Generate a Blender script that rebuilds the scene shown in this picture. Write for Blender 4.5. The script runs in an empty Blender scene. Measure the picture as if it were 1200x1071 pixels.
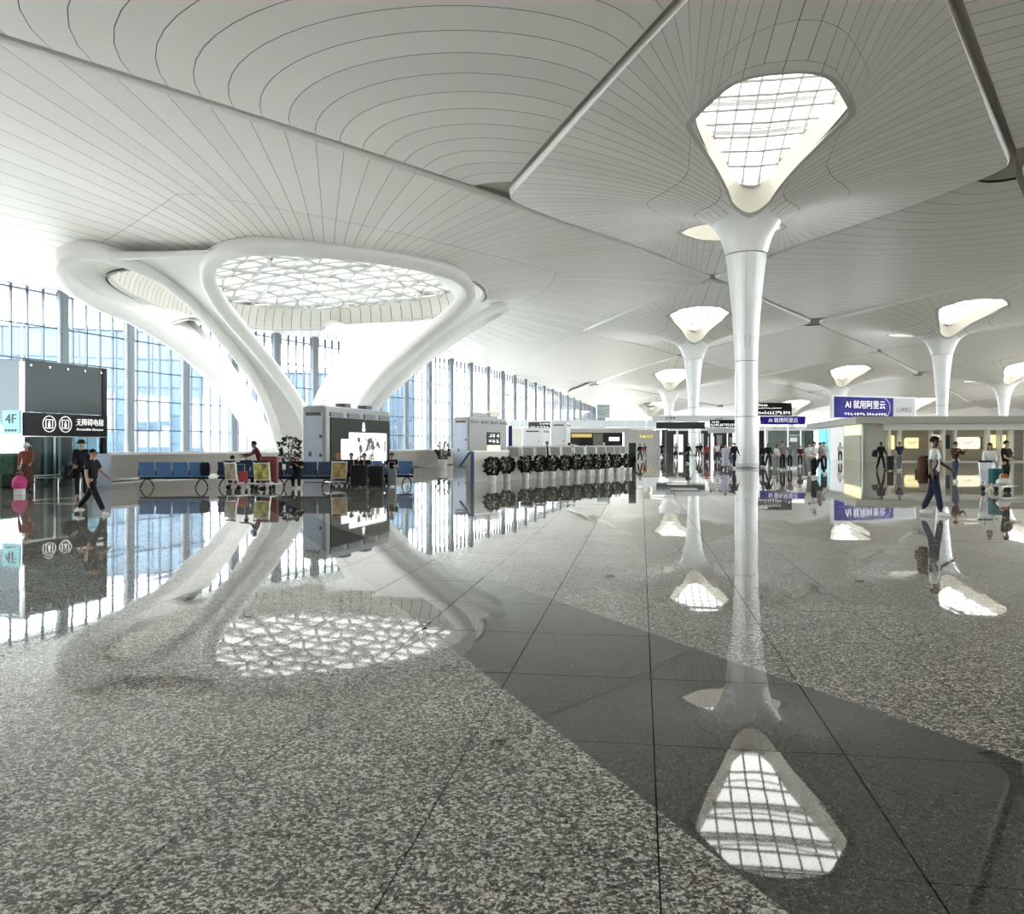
import bpy, bmesh, math, random
from mathutils import Vector, Matrix, noise as mnoise

random.seed(7)
sc = bpy.context.scene
col = sc.collection

# ------------------------------------------------------------------ camera
FPX = 1000.0            # focal length in pixels of the 1200 px wide frame
HOR = 521.0             # horizon row
CAMZ = 1.6
cam_d = bpy.data.cameras.new('camera')
cam = bpy.data.objects.new('camera', cam_d)
col.objects.link(cam)
cam.location = (0, 0, CAMZ)
cam.rotation_euler = (math.pi / 2, 0, 0)
cam_d.sensor_width = 36.0
cam_d.lens = 36.0 * FPX / 1200.0
cam_d.shift_y = -(535.5 - HOR) / 1200.0
cam_d.clip_start = 0.05
cam_d.clip_end = 2000
sc.camera = cam

# ------------------------------------------------------------------ sky
SKY = 1.0
w = bpy.data.worlds.new('sky')
sc.world = w
w.use_nodes = True
nt = w.node_tree
nt.nodes.clear()
wo = nt.nodes.new('ShaderNodeOutputWorld')
bg = nt.nodes.new('ShaderNodeBackground')
tc = nt.nodes.new('ShaderNodeTexCoord')
sx = nt.nodes.new('ShaderNodeSeparateXYZ')
rp = nt.nodes.new('ShaderNodeValToRGB')
rp.color_ramp.elements[0].position = 0.0
rp.color_ramp.elements[0].color = (0.98, 0.98, 0.965, 1)
rp.color_ramp.elements[1].position = 1.0
rp.color_ramp.elements[1].color = (0.985, 0.985, 0.975, 1)
nt.links.new(tc.outputs['Generated'], sx.inputs[0])
nt.links.new(sx.outputs['Z'], rp.inputs[0])
nt.links.new(rp.outputs[0], bg.inputs['Color'])
bg.inputs['Strength'].default_value = SKY
nt.links.new(bg.outputs[0], wo.inputs[0])

sc.view_settings.view_transform = 'Standard'
sc.view_settings.look = 'None'
sc.view_settings.gamma = 1
sc.view_settings.use_curve_mapping = False
sc.view_settings.exposure = 4.25
cy = sc.cycles
cy.max_bounces = 10
cy.diffuse_bounces = 6
cy.glossy_bounces = 4
cy.transmission_bounces = 4
cy.transparent_max_bounces = 24
cy.caustics_reflective = False
cy.caustics_refractive = False
cy.sample_clamp_indirect = 6.0
cy.use_denoising = True
cy.use_adaptive_sampling = True
cy.adaptive_threshold = 0.015

# ------------------------------------------------------------------ materials
MATS = {}
def mat(name, color=(0.8, 0.8, 0.8), rough=0.5, metal=0.0, spec=0.5, var=0.0, vscale=3.0,
        emit=None, estr=0.0, rnd=0.0, bump=0.0, bscale=40.0, alpha=None):
    if name in MATS:
        return MATS[name]
    m = bpy.data.materials.new(name)
    m.use_nodes = True
    t = m.node_tree
    b = t.nodes['Principled BSDF']
    b.inputs['Roughness'].default_value = rough
    b.inputs['Metallic'].default_value = metal
    b.inputs['Specular IOR Level'].default_value = spec
    c4 = (color[0], color[1], color[2], 1)
    b.inputs['Base Color'].default_value = c4
    last = None
    if var > 0:
        tcn = t.nodes.new('ShaderNodeTexCoord')
        nz = t.nodes.new('ShaderNodeTexNoise')
        nz.inputs['Scale'].default_value = vscale
        nz.inputs['Detail'].default_value = 5
        t.links.new(tcn.outputs['Object'], nz.inputs['Vector'])
        r = t.nodes.new('ShaderNodeValToRGB')
        r.color_ramp.elements[0].position = 0.3
        r.color_ramp.elements[1].position = 0.7
        r.color_ramp.elements[0].color = tuple(max(0, c * (1 - var)) for c in color) + (1,)
        r.color_ramp.elements[1].color = tuple(min(1, c * (1 + var)) for c in color) + (1,)
        t.links.new(nz.outputs['Fac'], r.inputs[0])
        last = r.outputs[0]
    if rnd > 0:
        oi = t.nodes.new('ShaderNodeObjectInfo')
        mr = t.nodes.new('ShaderNodeMapRange')
        mr.inputs['To Min'].default_value = 1 - rnd
        mr.inputs['To Max'].default_value = 1 + rnd * 0.5
        t.links.new(oi.outputs['Random'], mr.inputs['Value'])
        mx = t.nodes.new('ShaderNodeMix')
        mx.data_type = 'RGBA'
        mx.blend_type = 'MULTIPLY'
        mx.inputs['Factor'].default_value = 1
        if last is not None:
            t.links.new(last, mx.inputs['A'])
        else:
            mx.inputs['A'].default_value = c4
        t.links.new(mr.outputs[0], mx.inputs['B'])
        last = mx.outputs['Result']
    if last is not None:
        t.links.new(last, b.inputs['Base Color'])
    if emit is not None:
        b.inputs['Emission Color'].default_value = (emit[0], emit[1], emit[2], 1)
        b.inputs['Emission Strength'].default_value = estr * 0.42
    if bump > 0:
        tcn = t.nodes.new('ShaderNodeTexCoord')
        nz = t.nodes.new('ShaderNodeTexNoise')
        nz.inputs['Scale'].default_value = bscale
        t.links.new(tcn.outputs['Object'], nz.inputs['Vector'])
        bp = t.nodes.new('ShaderNodeBump')
        bp.inputs['Strength'].default_value = bump
        t.links.new(nz.outputs['Fac'], bp.inputs['Height'])
        t.links.new(bp.outputs[0], b.inputs['Normal'])
    if alpha is not None:
        b.inputs['Alpha'].default_value = alpha
    MATS[name] = m
    return m

def glass_mat(name, tint=(1, 1, 1), refl=0.08, rough=0.02):
    """thin architectural glazing: mostly see-through, Fresnel mirror on top"""
    if name in MATS:
        return MATS[name]
    m = bpy.data.materials.new(name)
    m.use_nodes = True
    t = m.node_tree
    t.nodes.clear()
    o = t.nodes.new('ShaderNodeOutputMaterial')
    tr = t.nodes.new('ShaderNodeBsdfTransparent')
    tr.inputs[0].default_value = tint + (1,)
    gl = t.nodes.new('ShaderNodeBsdfGlossy')
    gl.inputs['Roughness'].default_value = rough
    lw = t.nodes.new('ShaderNodeLayerWeight')
    lw.inputs['Blend'].default_value = 0.5
    pw = t.nodes.new('ShaderNodeMath')
    pw.operation = 'POWER'
    pw.inputs[1].default_value = 5.0
    t.links.new(lw.outputs['Facing'], pw.inputs[0])
    mr = t.nodes.new('ShaderNodeMath')
    mr.operation = 'MULTIPLY_ADD'
    mr.use_clamp = True
    mr.inputs[1].default_value = 0.9
    mr.inputs[2].default_value = refl
    t.links.new(pw.outputs[0], mr.inputs[0])
    mx = t.nodes.new('ShaderNodeMixShader')
    t.links.new(mr.outputs[0], mx.inputs[0])
    t.links.new(tr.outputs[0], mx.inputs[1])
    t.links.new(gl.outputs[0], mx.inputs[2])
    t.links.new(mx.outputs[0], o.inputs[0])
    MATS[name] = m
    return m

def granite(name, dark):
    m = bpy.data.materials.new(name)
    m.use_nodes = True
    t = m.node_tree
    b = t.nodes['Principled BSDF']
    g = t.nodes.new('ShaderNodeNewGeometry')
    def vor(scale, seed):
        v = t.nodes.new('ShaderNodeTexVoronoi')
        v.inputs['Scale'].default_value = scale
        mp = t.nodes.new('ShaderNodeMapping')
        mp.inputs['Location'].default_value = (seed, seed * 1.7, 0)
        nz = t.nodes.new('ShaderNodeTexNoise')
        nz.inputs['Scale'].default_value = scale * 0.8
        add = t.nodes.new('ShaderNodeVectorMath')
        add.operation = 'MULTIPLY_ADD'
        add.inputs[1].default_value = (0.02, 0.02, 0.0)
        t.links.new(nz.outputs['Color'], add.inputs[0])
        t.links.new(g.outputs['Position'], add.inputs[2])
        t.links.new(add.outputs[0], mp.inputs[0])
        t.links.new(mp.outputs[0], v.inputs['Vector'])
        return v
    v1 = vor(66 if not dark else 150, 0.0)
    v2 = vor(150 if not dark else 320, 3.1)
    sp = t.nodes.new('ShaderNodeSeparateColor')
    t.links.new(v1.outputs['Color'], sp.inputs[0])
    r = t.nodes.new('ShaderNodeValToRGB')
    cr = r.color_ramp
    cr.interpolation = 'CONSTANT'
    if not dark:
        stops = [(0.0, (0.028, 0.026, 0.022)), (0.28, (0.11, 0.102, 0.087)), (0.43, (0.27, 0.254, 0.22)),
                 (0.60, (0.48, 0.458, 0.405)), (0.73, (0.84, 0.82, 0.76))]
    else:
        stops = [(0.0, (0.028, 0.028, 0.026)), (0.3, (0.050, 0.050, 0.046)), (0.52, (0.085, 0.083, 0.076)),
                 (0.72, (0.15, 0.147, 0.133)), (0.84, (0.24, 0.235, 0.215))]
    cr.elements[0].position = stops[0][0]
    cr.elements[0].color = stops[0][1] + (1,)
    cr.elements[1].position = stops[1][0]
    cr.elements[1].color = stops[1][1] + (1,)
    for p, c in stops[2:]:
        e = cr.elements.new(p)
        e.color = c + (1,)
    sp2 = t.nodes.new('ShaderNodeSeparateColor')
    t.links.new(v2.outputs['Color'], sp2.inputs[0])
    mxv = t.nodes.new('ShaderNodeMath')
    mxv.operation = 'MULTIPLY_ADD'
    mxv.inputs[1].default_value = 0.42
    t.links.new(sp2.outputs[1], mxv.inputs[0])
    half = t.nodes.new('ShaderNodeMath')
    half.operation = 'MULTIPLY'
    half.inputs[1].default_value = 0.62
    t.links.new(sp.outputs[0], half.inputs[0])
    t.links.new(half.outputs[0], mxv.inputs[2])
    t.links.new(mxv.outputs[0], r.inputs[0])
    # broad mineral clouding
    nz = t.nodes.new('ShaderNodeTexNoise')
    nz.inputs['Scale'].default_value = 1.3
    nz.inputs['Detail'].default_value = 4
    t.links.new(g.outputs['Position'], nz.inputs['Vector'])
    mr = t.nodes.new('ShaderNodeMapRange')
    mr.inputs['From Min'].default_value = 0.3
    mr.inputs['From Max'].default_value = 0.7
    mr.inputs['To Min'].default_value = 0.86
    mr.inputs['To Max'].default_value = 1.12
    t.links.new(nz.outputs['Fac'], mr.inputs['Value'])
    mx = t.nodes.new('ShaderNodeMix')
    mx.data_type = 'RGBA'
    mx.blend_type = 'MULTIPLY'
    mx.inputs['Factor'].default_value = 1
    t.links.new(r.outputs[0], mx.inputs['A'])
    t.links.new(mr.outputs[0], mx.inputs['B'])
    t.links.new(mx.outputs['Result'], b.inputs['Base Color'])
    b.inputs['Roughness'].default_value = 0.022
    b.inputs['IOR'].default_value = 1.72
    # polish waviness
    nw = t.nodes.new('ShaderNodeTexNoise')
    nw.inputs['Scale'].default_value = 1.6
    nw.inputs['Detail'].default_value = 2
    t.links.new(g.outputs['Position'], nw.inputs['Vector'])
    bp = t.nodes.new('ShaderNodeBump')
    bp.inputs['Strength'].default_value = 0.02
    bp.inputs['Distance'].default_value = 0.02
    t.links.new(nw.outputs['Fac'], bp.inputs['Height'])
    t.links.new(bp.outputs[0], b.inputs['Normal'])
    MATS[name] = m
    return m

# ------------------------------------------------------------------ mesh helpers
class MB:
    def __init__(s):
        s.v = []; s.f = []; s.m = []; s.smooth = []
    def quad(s, pts, mi=0, sm=False):
        n = len(s.v)
        s.v += [tuple(p) for p in pts]
        s.f.append(tuple(range(n, n + len(pts)))); s.m.append(mi); s.smooth.append(sm)
    def grid(s, rows, mi=0, sm=True, closed=False):
        n = len(s.v)
        R = len(rows); C = len(rows[0])
        for r in rows:
            s.v += [tuple(p) for p in r]
        for i in range(R - 1):
            for j in range(C if closed else C - 1):
                j2 = (j + 1) % C
                s.f.append((n + i * C + j, n + i * C + j2, n + (i + 1) * C + j2, n + (i + 1) * C + j))
                s.m.append(mi); s.smooth.append(sm)
    def box(s, c, size, rz=0.0, mi=0, R=None):
        hx, hy, hz = size[0] / 2, size[1] / 2, size[2] / 2
        M = R if R is not None else Matrix.Rotation(rz, 3, 'Z')
        n = len(s.v)
        for dz in (-hz, hz):
            for dx, dy in ((-hx, -hy), (hx, -hy), (hx, hy), (-hx, hy)):
                p = M @ Vector((dx, dy, dz))
                s.v.append((c[0] + p.x, c[1] + p.y, c[2] + p.z))
        for q in ((0, 3, 2, 1), (4, 5, 6, 7), (0, 1, 5, 4), (1, 2, 6, 5), (2, 3, 7, 6), (3, 0, 4, 7)):
            s.f.append(tuple(n + k for k in q)); s.m.append(mi); s.smooth.append(False)
    def rbox(s, c, size, r, rz=0.0, mi=0, axis='Z', seg=3):
        """box with rounded vertical (or X / Y axis) edges"""
        hx, hy, hz = size[0] / 2, size[1] / 2, size[2] / 2
        if axis == 'Z': a, b_, h = hx, hy, hz
        elif axis == 'X': a, b_, h = hy, hz, hx
        else: a, b_, h = hx, hz, hy
        r = min(r, a, b_)
        o = []
        for k, (cx, cy_) in enumerate(((a - r, b_ - r), (-a + r, b_ - r), (-a + r, -b_ + r), (a - r, -b_ + r))):
            for i in range(seg + 1):
                an = (k + i / seg) * math.pi / 2
                o.append((cx + r * math.cos(an), cy_ + r * math.sin(an)))
        M = Matrix.Rotation(rz, 3, 'Z')
        def P(q, d):
            if axis == 'Z': p = Vector((q[0], q[1], d))
            elif axis == 'X': p = Vector((d, q[0], q[1]))
            else: p = Vector((q[0], d, q[1]))
            p = M @ p
            return (c[0] + p.x, c[1] + p.y, c[2] + p.z)
        A = [P(q, -h) for q in o]; B = [P(q, h) for q in o]
        s.grid([A, B], mi, True, True)
        s.quad(A[::-1], mi); s.quad(B, mi)
    def prism(s, poly, z0, z1, mi=0):
        A = [(p[0], p[1], z0) for p in poly]; B = [(p[0], p[1], z1) for p in poly]
        s.grid([A, B], mi, False, True)
        s.quad(A[::-1], mi); s.quad(B, mi)
    def tube(s, path, r, n=8, mi=0, caps=True, sm=True):
        P = [Vector(p) for p in path]
        rr = r if isinstance(r, (list, tuple)) else [r] * len(P)
        rows = []
        prevN = None
        for i, p in enumerate(P):
            a = P[max(0, i - 1)]; b_ = P[min(len(P) - 1, i + 1)]
            T = (b_ - a)
            if T.length < 1e-9: T = Vector((0, 0, 1))
            T.normalize()
            if prevN is None:
                N = T.orthogonal().normalized()
                if abs(T.z) < 0.9:
                    N = T.cross(Vector((0, 0, 1))).normalized()
            else:
                N = (prevN - T * prevN.dot(T)).normalized()
            prevN = N
            Bn = T.cross(N)
            rows.append([p + (N * math.cos(2 * math.pi * k / n) + Bn * math.sin(2 * math.pi * k / n)) * rr[i] for k in range(n)])
        s.grid(rows, mi, sm, True)
        if caps:
            s.quad(rows[0][::-1], mi); s.quad(rows[-1], mi)
    def lathe(s, c, prof, n=16, mi=0, sm=True, cap=True):
        rows = [[(c[0] + r * math.cos(2 * math.pi * k / n), c[1] + r * math.sin(2 * math.pi * k / n), c[2] + z) for k in range(n)] for r, z in prof]
        s.grid(rows, mi, sm, True)
        if cap:
            s.quad(rows[0][::-1], mi); s.quad(rows[-1], mi)
    def ell(s, c, rad, nu=10, nv=7, mi=0, R=None):
        rows = []
        for i in range(nv + 1):
            th = math.pi * i / nv
            row = []
            for k in range(nu):
                ph = 2 * math.pi * k / nu
                p = Vector((rad[0] * math.sin(th) * math.cos(ph), rad[1] * math.sin(th) * math.sin(ph), rad[2] * math.cos(th)))
                if R is not None: p = R @ p
                row.append((c[0] + p.x, c[1] + p.y, c[2] + p.z))
            rows.append(row)
        s.grid(rows, mi, True, True)
    def mesh(s, name, mats):
        me = bpy.data.meshes.new(name)
        me.from_pydata(s.v, [], s.f)
        for m in (mats if isinstance(mats, (list, tuple)) else [mats]):
            me.materials.append(m)
        me.polygons.foreach_set('material_index', s.m)
        me.polygons.foreach_set('use_smooth', s.smooth)
        me.update()
        return me
    def build(s, name, mats, parent=None, loc=None, rz=0.0):
        return link(name, s.mesh(name, mats), parent, loc, rz)

def link(name, me, parent=None, loc=None, rz=0.0):
    o = bpy.data.objects.new(name, me)
    col.objects.link(o)
    if parent is not None:
        o.parent = parent
    if loc is not None:
        o.location = loc
    if rz:
        o.rotation_euler = (0, 0, rz)
    return o

def tag(o, label=None, cat=None, group=None, kind=None):
    if label: o['label'] = label
    if cat: o['category'] = cat
    if group: o['group'] = group
    if kind: o['kind'] = kind
    return o

def thing(name, label, cat, loc=(0, 0, 0), rz=0.0, group=None):
    o = bpy.data.objects.new(name, None)
    col.objects.link(o)
    o.empty_display_size = 0.3
    o.location = loc
    o.rotation_euler = (0, 0, rz)
    return tag(o, label, cat, group)

def structure(name, me=None, label=None):
    o = bpy.data.objects.new(name, me)
    col.objects.link(o)
    o['kind'] = 'structure'
    if label: o['label'] = label
    return o

def copy_tree(o, parent=None, kids=None):
    c = o.copy()
    col.objects.link(c)
    c.parent = parent
    for ch in (KIDS.get(o.name) or list(o.children)):
        copy_tree(ch, c)
    return c
KIDS = {}

def cr_spline(pts, n, closed=False):
    """Catmull-Rom through points, n samples per span"""
    P = [Vector(p) for p in pts]
    L = len(P)
    out = []
    spans = L if closed else L - 1
    for i in range(spans):
        if closed:
            a, b_, c, d = P[(i - 1) % L], P[i], P[(i + 1) % L], P[(i + 2) % L]
        else:
            a, b_, c, d = P[max(0, i - 1)], P[i], P[i + 1], P[min(L - 1, i + 2)]
        for k in range(n):
            t = k / n
            out.append(0.5 * ((2 * b_) + (c - a) * t + (2 * a - 5 * b_ + 4 * c - d) * t * t + (3 * b_ - a - 3 * c + d) * t ** 3))
    if not closed:
        out.append(P[-1].copy())
    return out

def resample(pts, n, closed=False):
    P = [Vector(p) for p in pts]
    if closed: P = P + [P[0]]
    L = [0]
    for i in range(1, len(P)):
        L.append(L[-1] + (P[i] - P[i - 1]).length)
    out = []
    m = n if closed else n - 1
    j = 0
    for k in range(n):
        d = L[-1] * k / m
        while j < len(L) - 2 and L[j + 1] < d: j += 1
        f = (d - L[j]) / max(1e-9, L[j + 1] - L[j])
        out.append(P[j].lerp(P[j + 1], min(1, max(0, f))))
    return out

def px(x, y, D):
    """point at distance D that the frame shows at column x, row y"""
    return Vector(((x - 600) / FPX * D, D, CAMZ + (HOR - y) / FPX * D))
# ------------------------------------------------------------------ layout of the hall
ANG = math.radians(9.7)
UV = Vector((math.sin(ANG), math.cos(ANG)))      # along the rows of columns
VV = Vector((math.cos(ANG), -math.sin(ANG)))     # across
OC = Vector((16.2, 59.0))
UL, VL = 71.0, 34.4

def softp(x, k):
    z = x / k
    return x if z > 30 else k * math.log1p(math.exp(z))
def vcoord(x, y): return x * VV.x + y * VV.y
def ucoord(x, y): return x * UV.x + y * UV.y
def warp(x, y):
    d = max(0.0, (y - 70) / 70.0)
    f = min(1, max(0, (40 - vcoord(x, y)) / 34.0))
    return x - 1.05 * d * d * f, y
def roofz(x, y):
    return 20.0 - 0.05 * softp(y - 140, 15) - 0.12 * softp(-9 - vcoord(x, y), 4)

FUN = [(1.40, -5.3), (1.75, -4.1), (2.3, -3.15), (3.0, -2.6), (4.0, -2.15), (5.5, -1.7), (7.0, -1.35), (11.0, -0.7), (17.0, -0.15), (22.0, 0.0)]
def funnel(r):
    if r <= FUN[0][0]: return FUN[0][1]
    for (a, za), (b_, zb) in zip(FUN, FUN[1:]):
        if r <= b_:
            t = (math.log(r) - math.log(a)) / (math.log(b_) - math.log(a))
            return za + (zb - za) * t
    return 0.0

M_ceil = mat('ceiling_panel_white', (0.84, 0.825, 0.785), rough=0.42, spec=0.35, rnd=0.05)
M_seam = mat('seam_shadow_grey', (0.16, 0.16, 0.15), rough=0.9)
M_joint = mat('joint_channel_cream', (0.50, 0.485, 0.43), rough=0.8)
M_trim = mat('panel_edge_white', (0.86, 0.85, 0.82), rough=0.45)
M_col = mat('column_white', (0.84, 0.85, 0.85), rough=0.28, spec=0.5, var=0.02, vscale=0.6)
M_reveal = mat('skylight_reveal_cream', (0.62, 0.60, 0.52), rough=0.5)
M_rim = mat('skylight_rim_grey', (0.55, 0.55, 0.52), rough=0.5)
M_bar = mat('skylight_bar_white', (0.75, 0.76, 0.76), rough=0.45)
M_glass = glass_mat('skylight_glass', (0.27, 0.271, 0.266), 0.05)
M_glass2 = glass_mat('lattice_glass', (0.17, 0.171, 0.169), 0.04)
M_petal = mat('petal_white', (0.76, 0.76, 0.745), rough=0.36, spec=0.4, var=0.02, vscale=0.5)
M_ring = mat('oculus_ring_cream', (0.80, 0.785, 0.72), rough=0.5, rnd=0.06)

ceiling = structure('ceiling', None, 'white undulating ceiling of long curved panels with open joints')
GAP = 0.038

def lerp2(a, b_, t): return a + (b_ - a) * t

def strip(P, t0, t1, s0, s1, nt, ns, gap, rows=None):
    """one ceiling panel between seams t0..t1 and rings s0..s1"""
    out = []
    L = (Vector(P(t0, s1)) - Vector(P(t0, s0))).length
    ds = (s1 - s0) * min(0.1, gap / 2 / max(L, 0.01))
    for i in range(ns + 1):
        s = (s0 + ds) + (s1 - s0 - 2 * ds) * i / ns
        a = Vector(P(t0, s)); b_ = Vector(P(t1, s))
        wd = (b_ - a).length
        f = min(0.22, gap / 2 / max(wd, 1e-6))
        out.append([P(t0 + (t1 - t0) * (f + (1 - 2 * f) * k / nt), s) for k in range(nt + 1)])
    return out

def cell_panels(P, T, rings, fine, field, lens=10, backs=True, ext=None, outer_n=160, gap=GAP, tstart=0.0, tend=1.0, closed=True, trim=True):
    """P(t, s): surface of the field; T panels round; rings: [(s0, s1, count divider, ns)]"""
    joined = MB()
    for (s0, s1, div, ns) in rings:
        n = T // div
        for k in range(n):
            t0 = tstart + (tend - tstart) * k / n
            t1 = tstart + (tend - tstart) * (k + 1) / n
            rows = strip(P, t0, t1, s0, s1, 1 if div == 1 else 2, ns, gap)
            if fine:
                mb = MB(); mb.grid(rows, 0, True)
                mb.build('panel', M_ceil, field)
            else:
                joined.grid(rows, 0, True)
    if not fine:
        o = joined.build('panel_array', M_ceil, field)
        o['kind'] = 'stuff'
    # dark sheet behind the seams and the cream bed of the joint
    back = MB()
    S = [0, 0.08, 0.2, 0.4, 0.6, 0.8, 1.0]
    N = outer_n
    def up(p, d): return (p[0], p[1], p[2] + d)
    rows = [[up(P(tstart + (tend - tstart) * k / N, s), 0.16) for k in range(N + (0 if closed else 1))] for s in S]
    back.grid(rows, 0, True, closed)
    if ext:
        r2 = [up(P(tstart + (tend - tstart) * k / N, 1.0), 0.16) for k in range(N + (0 if closed else 1))]
        r3 = [up(ext(tstart + (tend - tstart) * k / N), 0.50) for k in range(N + (0 if closed else 1))]
        back.grid([r2, [lerp2(Vector(a), Vector(b_), 0.3) + Vector((0, 0, 0.28)) for a, b_ in zip(r2, r3)], r3], 1, False, closed)
    back.build('backing_sheet', [M_seam, M_joint], field)
    if trim and ext:
        tr = MB()
        lo = []; mi_ = []; hi = []
        for k in range(N + (0 if closed else 1)):
            t = tstart + (tend - tstart) * k / N
            p = Vector(P(t, 1.0)); q = Vector(ext(t))
            d = (q - p); d.z = 0
            d = d.normalized() if d.length > 1e-6 else Vector((0, 0, 0))
            lo.append(p - d * 0.02 + Vector((0, 0, -0.01)))
            mi_.append(p + d * 0.10 + Vector((0, 0, 0.05)))
            hi.append(p + d * 0.16 + Vector((0, 0, 0.40)))
        tr.grid([lo, mi_, hi], 0, True, closed)
        tr.build('edge_trim', M_trim, field)

# ---- outline of the two tear-drop skylights at each column, in row coordinates
KITE_Q = [(17.2, 0), (17.05, 1.3), (16.3, 2.35), (14.7, 3.2), (13.0, 3.95), (12.1, 4.15), (11.2, 3.95), (9.0, 3.2), (6.5, 2.3), (4.3, 1.55), (3.0, 1.12)]
KITE_TIP = [(2.62, 0.66), (2.48, 0.0)]
ARC_Q = [(2.2, 1.25), (1.65, 1.65), (0.9, 2.1), (0.0, 2.3)]
_kf = cr_spline([(p[0], p[1], 0) for p in [(17.05, -1.3)] + KITE_Q + [(2.62, 0.66)]], 10)
_kf = _kf[10:-11] + [Vector((3.0, 1.12, 0))]
_i1 = min(range(len(_kf)), key=lambda i: abs(_kf[i].x - 12.1) + abs(_kf[i].y - 4.15))
IN_A = resample(_kf[:_i1 + 1], 24)
IN_B = resample(_kf[_i1:], 40)
IN_C = resample(cr_spline([(3.0, 1.12, 0)] + [(a, b_, 0) for a, b_ in ARC_Q], 10), 30)
def poly_at(L, f):
    x = min(max(f, 0), 1) * (len(L) - 1)
    i = min(int(x), len(L) - 2)
    return L[i].lerp(L[i + 1], x - i)
def inner_q(t):
    if t < 0.24: return poly_at(IN_A, t / 0.24)
    if t < 0.62: return poly_at(IN_B, (t - 0.24) / 0.38)
    return poly_at(IN_C, (t - 0.62) / 0.38)
def rounded_quarter(hu, hv, ru, rv, inset):
    # diamond edge from (hu,0) to (0,hv), pulled in and rounded at both ends
    e = Vector((-hu, hv)).normalized()
    nrm = Vector((hv, hu)).normalized()
    k = (hu * hv / math.hypot(hu, hv)) - inset
    hu2 = k / nrm.x; hv2 = k / nrm.y
    # rounding circles
    cu = Vector((hu2 - ru / nrm.x, 0)); cv = Vector((0, hv2 - rv / nrm.y))
    pts = []
    a1 = math.atan2(nrm.y, nrm.x)
    for i in range(9):
        a = a1 * i / 8
        pts.append(Vector((cu.x + ru * math.cos(a), ru * math.sin(a), 0)))
    for i in range(9):
        a = a1 + (math.pi / 2 - a1) * i / 8
        pts.append(Vector((rv * math.cos(a), cv.y + rv * math.sin(a), 0)))
    return resample(pts, 60)
OUT_Q = rounded_quarter(UL / 2, VL / 2, 1.0, 4.0, 0.30)
EXT_Q = [Vector((UL / 2, 0, 0)).lerp(Vector((0, VL / 2, 0)), i / 59) for i in range(60)]
def quad_map(fn, t):
    t = t % 1.0
    q = int(t * 4) % 4
    f = t * 4 - int(t * 4)
    if q == 0: p = fn(f); return (p.x, p.y)
    if q == 1: p = fn(1 - f); return (-p.x, p.y)
    if q == 2: p = fn(f); return (-p.x, -p.y)
    p = fn(1 - f); return (p.x, -p.y)

def to_world(c, p, q):
    x = c.x + UV.x * p + VV.x * q
    y = c.y + UV.y * p + VV.y * q
    return warp(x, y)

class EvenCell:
    def __init__(s, i, j):
        s.c = OC + UV * (UL * i) + VV * (VL * j)
        s.i, s.j = i, j
    def z(s, p, q, x, y):
        return roofz(x, y) + funnel(math.hypot(p, q))
    def P(s, t, k):
        k = k ** 1.25
        a = quad_map(inner_q, t); b_ = quad_map(lambda f: poly_at(OUT_Q, f), t)
        p = a[0] + (b_[0] - a[0]) * k; q = a[1] + (b_[1] - a[1]) * k
        x, y = to_world(s.c, p, q)
        return (x, y, s.z(p, q, x, y))
    def ext(s, t):
        b_ = quad_map(lambda f: poly_at(EXT_Q, f), t)
        x, y = to_world(s.c, *b_)
        return (x, y, roofz(x, y))

def kite_outline(n=72):
    half = _kf + [Vector((a, b_, 0)) for a, b_ in KITE_TIP]
    full = half + [Vector((p.x, -p.y, 0)) for p in half[-2:0:-1]]
    return resample(full, n, True)

def inside(poly, x, y):
    r = False
    n = len(poly)
    for i in range(n):
        a = poly[i]; b_ = poly[(i + 1) % n]
        if (a[1] > y) != (b_[1] > y) and x < (b_[0] - a[0]) * (y - a[1]) / (b_[1] - a[1]) + a[0]:
            r = not r
    return r
KITE = kite_outline()
KITE_BIG = [(p.x + (0.5 if p.x > 8 else -0.5), p.y * 1.12) for p in KITE]

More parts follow.
